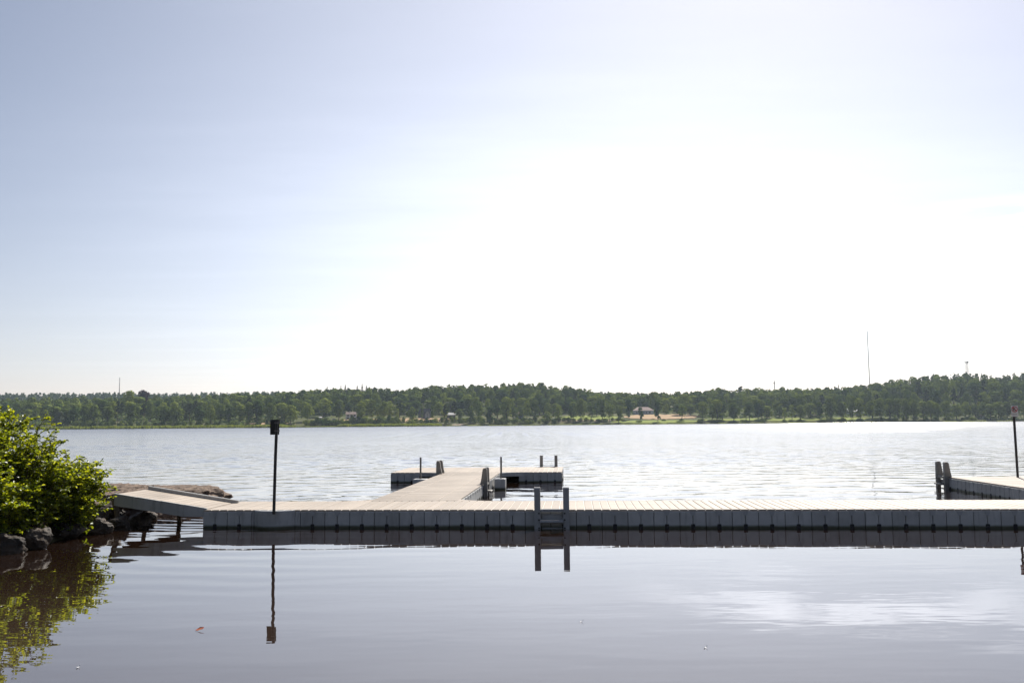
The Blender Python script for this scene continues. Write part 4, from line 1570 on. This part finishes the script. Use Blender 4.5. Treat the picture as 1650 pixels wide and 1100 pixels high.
def house(label, px, t, wpx, depth, hw, hr, wall, roof, style='gable', win=((0.25, 0.5), (0.5, 0.5), (0.75, 0.5)), rz=0.0, ww=1.1, wh=1.2, chim=False, name='house'):
    y = D0 + t
    x = (px - 825) / F_PX * y
    y = shore(x) + t
    x = (px - 825) / F_PX * y
    W = wpx / F_PX * y
    g = far_ground(x, y)
    o = thing(name, label, 'house', (x, y, g - 0.2), rz)
    b = MB()
    b.box(-W / 2, W / 2, 0, depth, -1.5, hw)
    if style == 'gable_front':
        b.prism([(-W / 2, hw + 0.002), (W / 2, hw + 0.002), (0, hw + hr)], 0.02, depth - 0.02, lambda a, c, q: (a, q, c))
    elif style == 'gable':
        b.prism([(0.02, hw + 0.002), (depth - 0.02, hw + 0.002), (depth / 2, hw + hr)], -W / 2 + 0.02, W / 2 - 0.02, lambda a, c, q: (q, a, c))
    b.build('wall', M[wall], o)
    b = MB()
    e, th = 0.45, 0.22
    if style == 'gable_front':
        for s in (-1, 1):
            b.prism([(0, hw + hr + 0.03), (0, hw + hr + th), (s * (W / 2 + e), hw - e * hr / (W / 2) + th), (s * (W / 2 + e), hw - e * hr / (W / 2) + 0.03)], -e, depth + e, lambda a, c, q: (a, q, c))
    elif style == 'gable':
        for s in (-1, 1):
            c0 = depth / 2
            b.prism([(c0, hw + hr + 0.03), (c0, hw + hr + th), (c0 + s * (c0 + e), hw - e * hr / c0 + th), (c0 + s * (c0 + e), hw - e * hr / c0 + 0.03)], -W / 2 - e, W / 2 + e, lambda a, c, q: (q, a, c))
    else:
        k = min(W, depth) / 2 * 0.85
        b.loft([[(-W / 2 - e, -e, hw), (W / 2 + e, -e, hw), (W / 2 + e, depth + e, hw), (-W / 2 - e, depth + e, hw)],
                [(-W / 2 - e, -e, hw + 0.15), (W / 2 + e, -e, hw + 0.15), (W / 2 + e, depth + e, hw + 0.15), (-W / 2 - e, depth + e, hw + 0.15)],
                [(-W / 2 + k, depth * 0.45, hw + hr), (W / 2 - k, depth * 0.45, hw + hr), (W / 2 - k, depth * 0.55, hw + hr), (-W / 2 + k, depth * 0.55, hw + hr)]])
    rf = b.build('roof', M[roof], o)
    if chim:
        b = MB()
        b.box(-W * 0.2 - 0.4, -W * 0.2 + 0.4, depth / 2 - 0.4, depth / 2 + 0.4, hw + hr * 0.6, hw + hr + 1.1)
        b.build('chimney', M['wall_white'], rf)
    for u, v in win:
        b = MB()
        cx_, cz_ = -W / 2 + W * u, hw * v
        b.box(cx_ - ww / 2 - 0.12, cx_ + ww / 2 + 0.12, -0.06, 0.05, cz_ - wh / 2 - 0.12, cz_ + wh / 2 + 0.12)
        f_ = b.build('window', M['wall_white'], o)
        b = MB()
        b.box(cx_ - ww / 2, cx_ + ww / 2, -0.08, -0.055, cz_ - wh / 2, cz_ + wh / 2)
        b.build('pane', M['pane'], f_)
    return o


house('white two-storey house with grey-brown roof half hidden by a tree', 566, 60, 18, 9, 5.2, 2.0, 'wall_white', 'roof_brown', 'gable', ((0.2, 0.28), (0.5, 0.28), (0.8, 0.28), (0.22, 0.75), (0.52, 0.75), (0.8, 0.75)), 0, 1.9, 1.4, True)
house('dark grey gabled house with a pale skylight', 681, 66, 17, 9, 5.0, 4.4, 'wall_grey', 'roof_dark', 'gable', ((0.3, 0.4), (0.7, 0.4)), -0.35, 1.2, 1.3)
house('small grey front wing with a pointed gable beside the dark house', 688, 58, 8, 5, 4.6, 3.4, 'wall_blue', 'roof_dark', 'gable_front', ((0.5, 0.45), (0.5, 0.95)), 0.1, 1.0, 1.2)
house('small low white-roofed cottage between two thin pines', 726, 62, 14, 7, 3.6, 2.0, 'wall_grey', 'roof_light', 'gable', ((0.3, 0.5), (0.7, 0.5)), 0.05)
house('white house with red tiled roof between lakeside trees', 836, 58, 13, 8, 4.6, 2.8, 'wall_blue', 'roof_pink', 'gable', ((0.25, 0.55), (0.5, 0.55), (0.75, 0.55)), 0.05)
house('long pale house with hipped pinkish roof above the hay field', 1036, 92, 31, 11, 3.8, 3.6, 'wall_white', 'roof_pink', 'hip', ((0.12, 0.5), (0.3, 0.5), (0.5, 0.5), (0.62, 0.5), (0.8, 0.5)), 0.0, 1.7, 1.4)
house('white farmhouse with pale roof among the trees on the left hill', 275, 118, 22, 8, 3.4, 3.2, 'wall_white', 'roof_light', 'gable', ((0.25, 0.5), (0.5, 0.5), (0.75, 0.5)), 0.1)
house('tiny white-roofed shed above the dense hedge', 514, 56, 8, 4, 2.4, 0.9, 'wall_grey', 'roof_light', 'gable', ((0.5, 0.5),), 0.0, name='shed')
house('white building glimpsed between trunks on the right shore', 1376, 62, 22, 7, 3.6, 2.2, 'wall_white', 'roof_light', 'gable', ((0.2, 0.5), (0.5, 0.5), (0.8, 0.5)), 0.0)
house('low yellowish hut under the trees at the far right', 1577, 20, 10, 5, 2.4, 1.2, 'roof_light', 'roof_brown', 'gable', ((0.5, 0.5),), 0.0, name='hut')


def car(label, px, t, rz, col):
    y = D0 + t
    x = (px - 825) / F_PX * y
    y = shore(x) + t
    o = thing('parked_car', label, 'car', (x, y, far_ground(x, y) + 0.45), rz, 'cars parked on the far shore')
    mt = simple('car_paint', col, 0.35, col, spec=0.6)
    b = MB()
    pr = [(-2.15, 0.25), (-2.2, 0.7), (-2.05, 0.95), (-1.3, 1.0), (-0.75, 1.42), (0.75, 1.45), (1.5, 1.0), (2.1, 0.9), (2.2, 0.55), (2.15, 0.25)]
    b.prism(pr, -0.85, 0.85, lambda a, c, q: (a, q, c))
    b.build('body', mt, o)
    b = MB()
    pg = [(-1.2, 1.02), (-0.74, 1.36), (0.72, 1.38), (1.3, 1.02)]
    b.prism(pg, -0.862, 0.862, lambda a, c, q: (a, q, c))
    b.build('window', M['pane'], o)
    for sx in (-1.35, 1.35):
        for sy in (-0.78, 0.78):
            b = MB()
            b.tube([(sx, sy - 0.1, 0.31), (sx, sy + 0.1, 0.31)], 0.32, 12)
            b.build('wheel', M['lug'], o)


car('white car parked left of the white two-storey house', 540, 50, 0.1, (0.7, 0.7, 0.7))
car('pale blue-grey car parked beside the white-roofed cottage', 746, 44, 0.0, (0.5, 0.53, 0.55))
car('dark car parked between the shore tree and the pale car', 753, 47, 0.1, (0.05, 0.055, 0.06))
car('white car parked right of the dark shore tree', 774, 40, 0.3, (0.7, 0.7, 0.7))


def far_pt(px, t):
    y = D0 + t
    x = (px - 825) / F_PX * y
    y = shore(x) + t
    return x, y, far_ground(x, y)


# white notice board under a tree, and an upturned pale boat on the right shore
x, y, z = far_pt(865, 40)
nb = thing('notice_board', 'small white notice board under the dark tree left of the lawn', 'board', (x, y, z), 0)
b = MB(); b.box(-0.9, 0.9, -0.05, 0.05, 4.6, 6.0); b.build('board', M['white'], nb)
for s in (-1, 1):
    b = MB(); b.tube([(s * 0.7, 0.08, -0.3), (s * 0.7, 0.08, 5.9)], 0.07, 6); b.build('leg', M['timber'], nb)


def rowboat(label, px, t, rz, L=5.5):
    x, y, z = far_pt(px, t)
    o = thing('rowing_boat', label, 'boat', (x, y, z + 0.1), rz, 'pale boats drawn up on the right shore')
    b = MB()
    rings = []
    for k in range(9):
        u = -1 + 2 * k / 8
        wd = 0.85 * (1 - abs(u) ** 2.4) + 0.06
        hh = 0.62 + 0.3 * u * u
        rings.append([(u * L / 2, -wd, hh), (u * L / 2, -wd * 0.75, hh * 0.35), (u * L / 2, 0, 0.02), (u * L / 2, wd * 0.75, hh * 0.35), (u * L / 2, wd, hh), (u * L / 2, 0, hh * 0.5 + 0.05)])
    b.loft(rings)
    b.build('hull', M['white'], o)
    for u in (-0.4, 0.3):
        b = MB(); b.box(u * L / 2 - 0.14, u * L / 2 + 0.14, -0.62, 0.62, 0.5, 0.54); b.build('thwart', M['timber'], o)


rowboat('pale boat drawn up on the grass in front of the white building', 1388, 9, 0.1, 7)
rowboat('pale boat on the shore beside the low yellowish hut', 1588, 10, -0.1)
rowboat('small pale boat at the waterline just left of the prohibition sign', 1612, 3.5, 0.05)

# ------------------------------------------------------------------ masts
M['mast'] = simple('mast_steel', (0.33, 0.25, 0.25), 0.6)
M['lattice'] = simple('lattice_steel', (0.16, 0.16, 0.165), 0.6, metal=0.2)


def mast(label, px, top, Y, r, guys=True):
    p = at_y(px, top, Y)
    g = far_ground(p.x, Y)
    o = thing('radio_mast', label, 'mast', (p.x, Y, g), 0)
    h = p.z - g
    b = MB()
    for s in range(8):
        b.tube([(0, 0, h * s / 8), (0, 0, h * (s + 1) / 8 - 0.02)], r * (1.15 - 0.06 * s), 6, s % 2)
    b.build('shaft', [M['mast'], M['lattice']], o)
    if guys:
        for k in range(3):
            a = k * 2.094 + 0.4
            b = MB()
            for q in (0.45, 0.9):
                b.tube([(0, 0, h * q), (h * 0.4 * math.cos(a), h * 0.4 * math.sin(a), 0)], 0.03, 3)
            b.build('guy_wire', M['lattice'], o)


mast('tall thin red-brown radio mast on the skyline at right', 1397.3, 533, 1700, 0.85)
mast('short thin radio mast on the skyline above the left wood', 193, 608, 1750, 0.7, False)


def lattice(b, w0, w1, h, n=8, r=0.12):
    c = lambda k, s: [(sx * (w0 + (w1 - w0) * k / s) / 2, sy * (w0 + (w1 - w0) * k / s) / 2, h * k / s) for sx, sy in ((-1, -1), (1, -1), (1, 1), (-1, 1))]
    for k in range(n):
        a, d = c(k, n), c(k + 1, n)
        for i in range(4):
            j = (i + 1) % 4
            b.tube([a[i], d[i]], r, 4)
            b.tube([a[i], d[j]], r * 0.7, 3)
            b.tube([d[i], d[j]], r * 0.7, 3)


Yt = 1075
p = at_y(1557.5, 581, Yt)
g = far_ground(p.x, Yt)
tw = thing('lattice_tower', 'lattice radio tower with round drums on the right hilltop', 'tower', (p.x, Yt, g), 0.3)
b = MB(); lattice(b, 4.2, 1.7, p.z - g - 2.2, 12, 0.16); b.build('lattice', M['lattice'], tw)
for a, zz in ((0.3, -1.6), (2.4, -1.4), (4.2, -2.0), (3.4, -15)):
    b = MB()
    c = Vector((math.cos(a) * 1.3, math.sin(a) * 1.3, p.z - g + zz))
    b.tube([c, c + Vector((math.cos(a), math.sin(a), 0)) * 0.9], [1.0, 1.15], 10)
    b.build('antenna_drum', M['lattice'], tw)
b = MB(); b.bbox(-1.6, 1.6, -1.6, 1.6, p.z - g - 2.6, p.z - g - 2.2, 0.1); b.build('platform', M['lattice'], tw)
b = MB(); b.tube([(0, 0, p.z - g - 2.2), (0, 0, p.z - g + 1.2)], 0.1, 5); b.build('aerial', M['lattice'], tw)

Yp = 1400
p = at_y(1247.5, 613, Yp)
g = far_ground(p.x, Yp)
py_ = thing('power_pylon', 'cross-shaped power pylon on the skyline above the right-hand wood', 'pylon', (p.x, Yp, g), 0.15)
h = p.z - g
b = MB(); lattice(b, 3.2, 0.7, h, 10, 0.2); b.build('lattice', M['lattice'], py_)
b = MB()
b.hexa([(-3.2, -0.25, h - 4.6), (3.2, -0.25, h - 4.6), (3.2, 0.25, h - 4.6), (-3.2, 0.25, h - 4.6),
        (-0.6, -0.25, h - 3.4), (0.6, -0.25, h - 3.4), (0.6, 0.25, h - 3.4), (-0.6, 0.25, h - 3.4)])
b.build('cross_arm', M['lattice'], py_)

# ------------------------------------------------------------------ air
HAZE = 0.00008
if HAZE:
    b = MB()
    b.box(-2600, 2600, -320, 2600, -8, 190)
    hm, hnt, hout = mat('haze_air')
    pv = N(hnt, 'ShaderNodeVolumePrincipled')
    pv.inputs['Color'].default_value = (0.7, 0.84, 1.0, 1)
    pv.inputs['Density'].default_value = HAZE
    pv.inputs['Anisotropy'].default_value = 0.35
    hnt.links.new(pv.outputs[0], hout.inputs['Volume'])
    tag(b.build('haze', hm), 'thin summer haze over the lake', None, None, 'stuff')

# ------------------------------------------------------------------ render
sc.render.engine = 'CYCLES'
cy = sc.cycles
cy.max_bounces = 8
cy.diffuse_bounces = 3
cy.glossy_bounces = 4
cy.transmission_bounces = 4
cy.volume_bounces = 1
cy.transparent_max_bounces = 8
cy.sample_clamp_indirect = 3
cy.use_denoising = True
cy.caustics_reflective = False
cy.caustics_refractive = False
sc.view_settings.view_transform = 'Standard'
sc.view_settings.look = 'None'
sc.view_settings.gamma = 1
sc.view_settings.exposure = 0.5
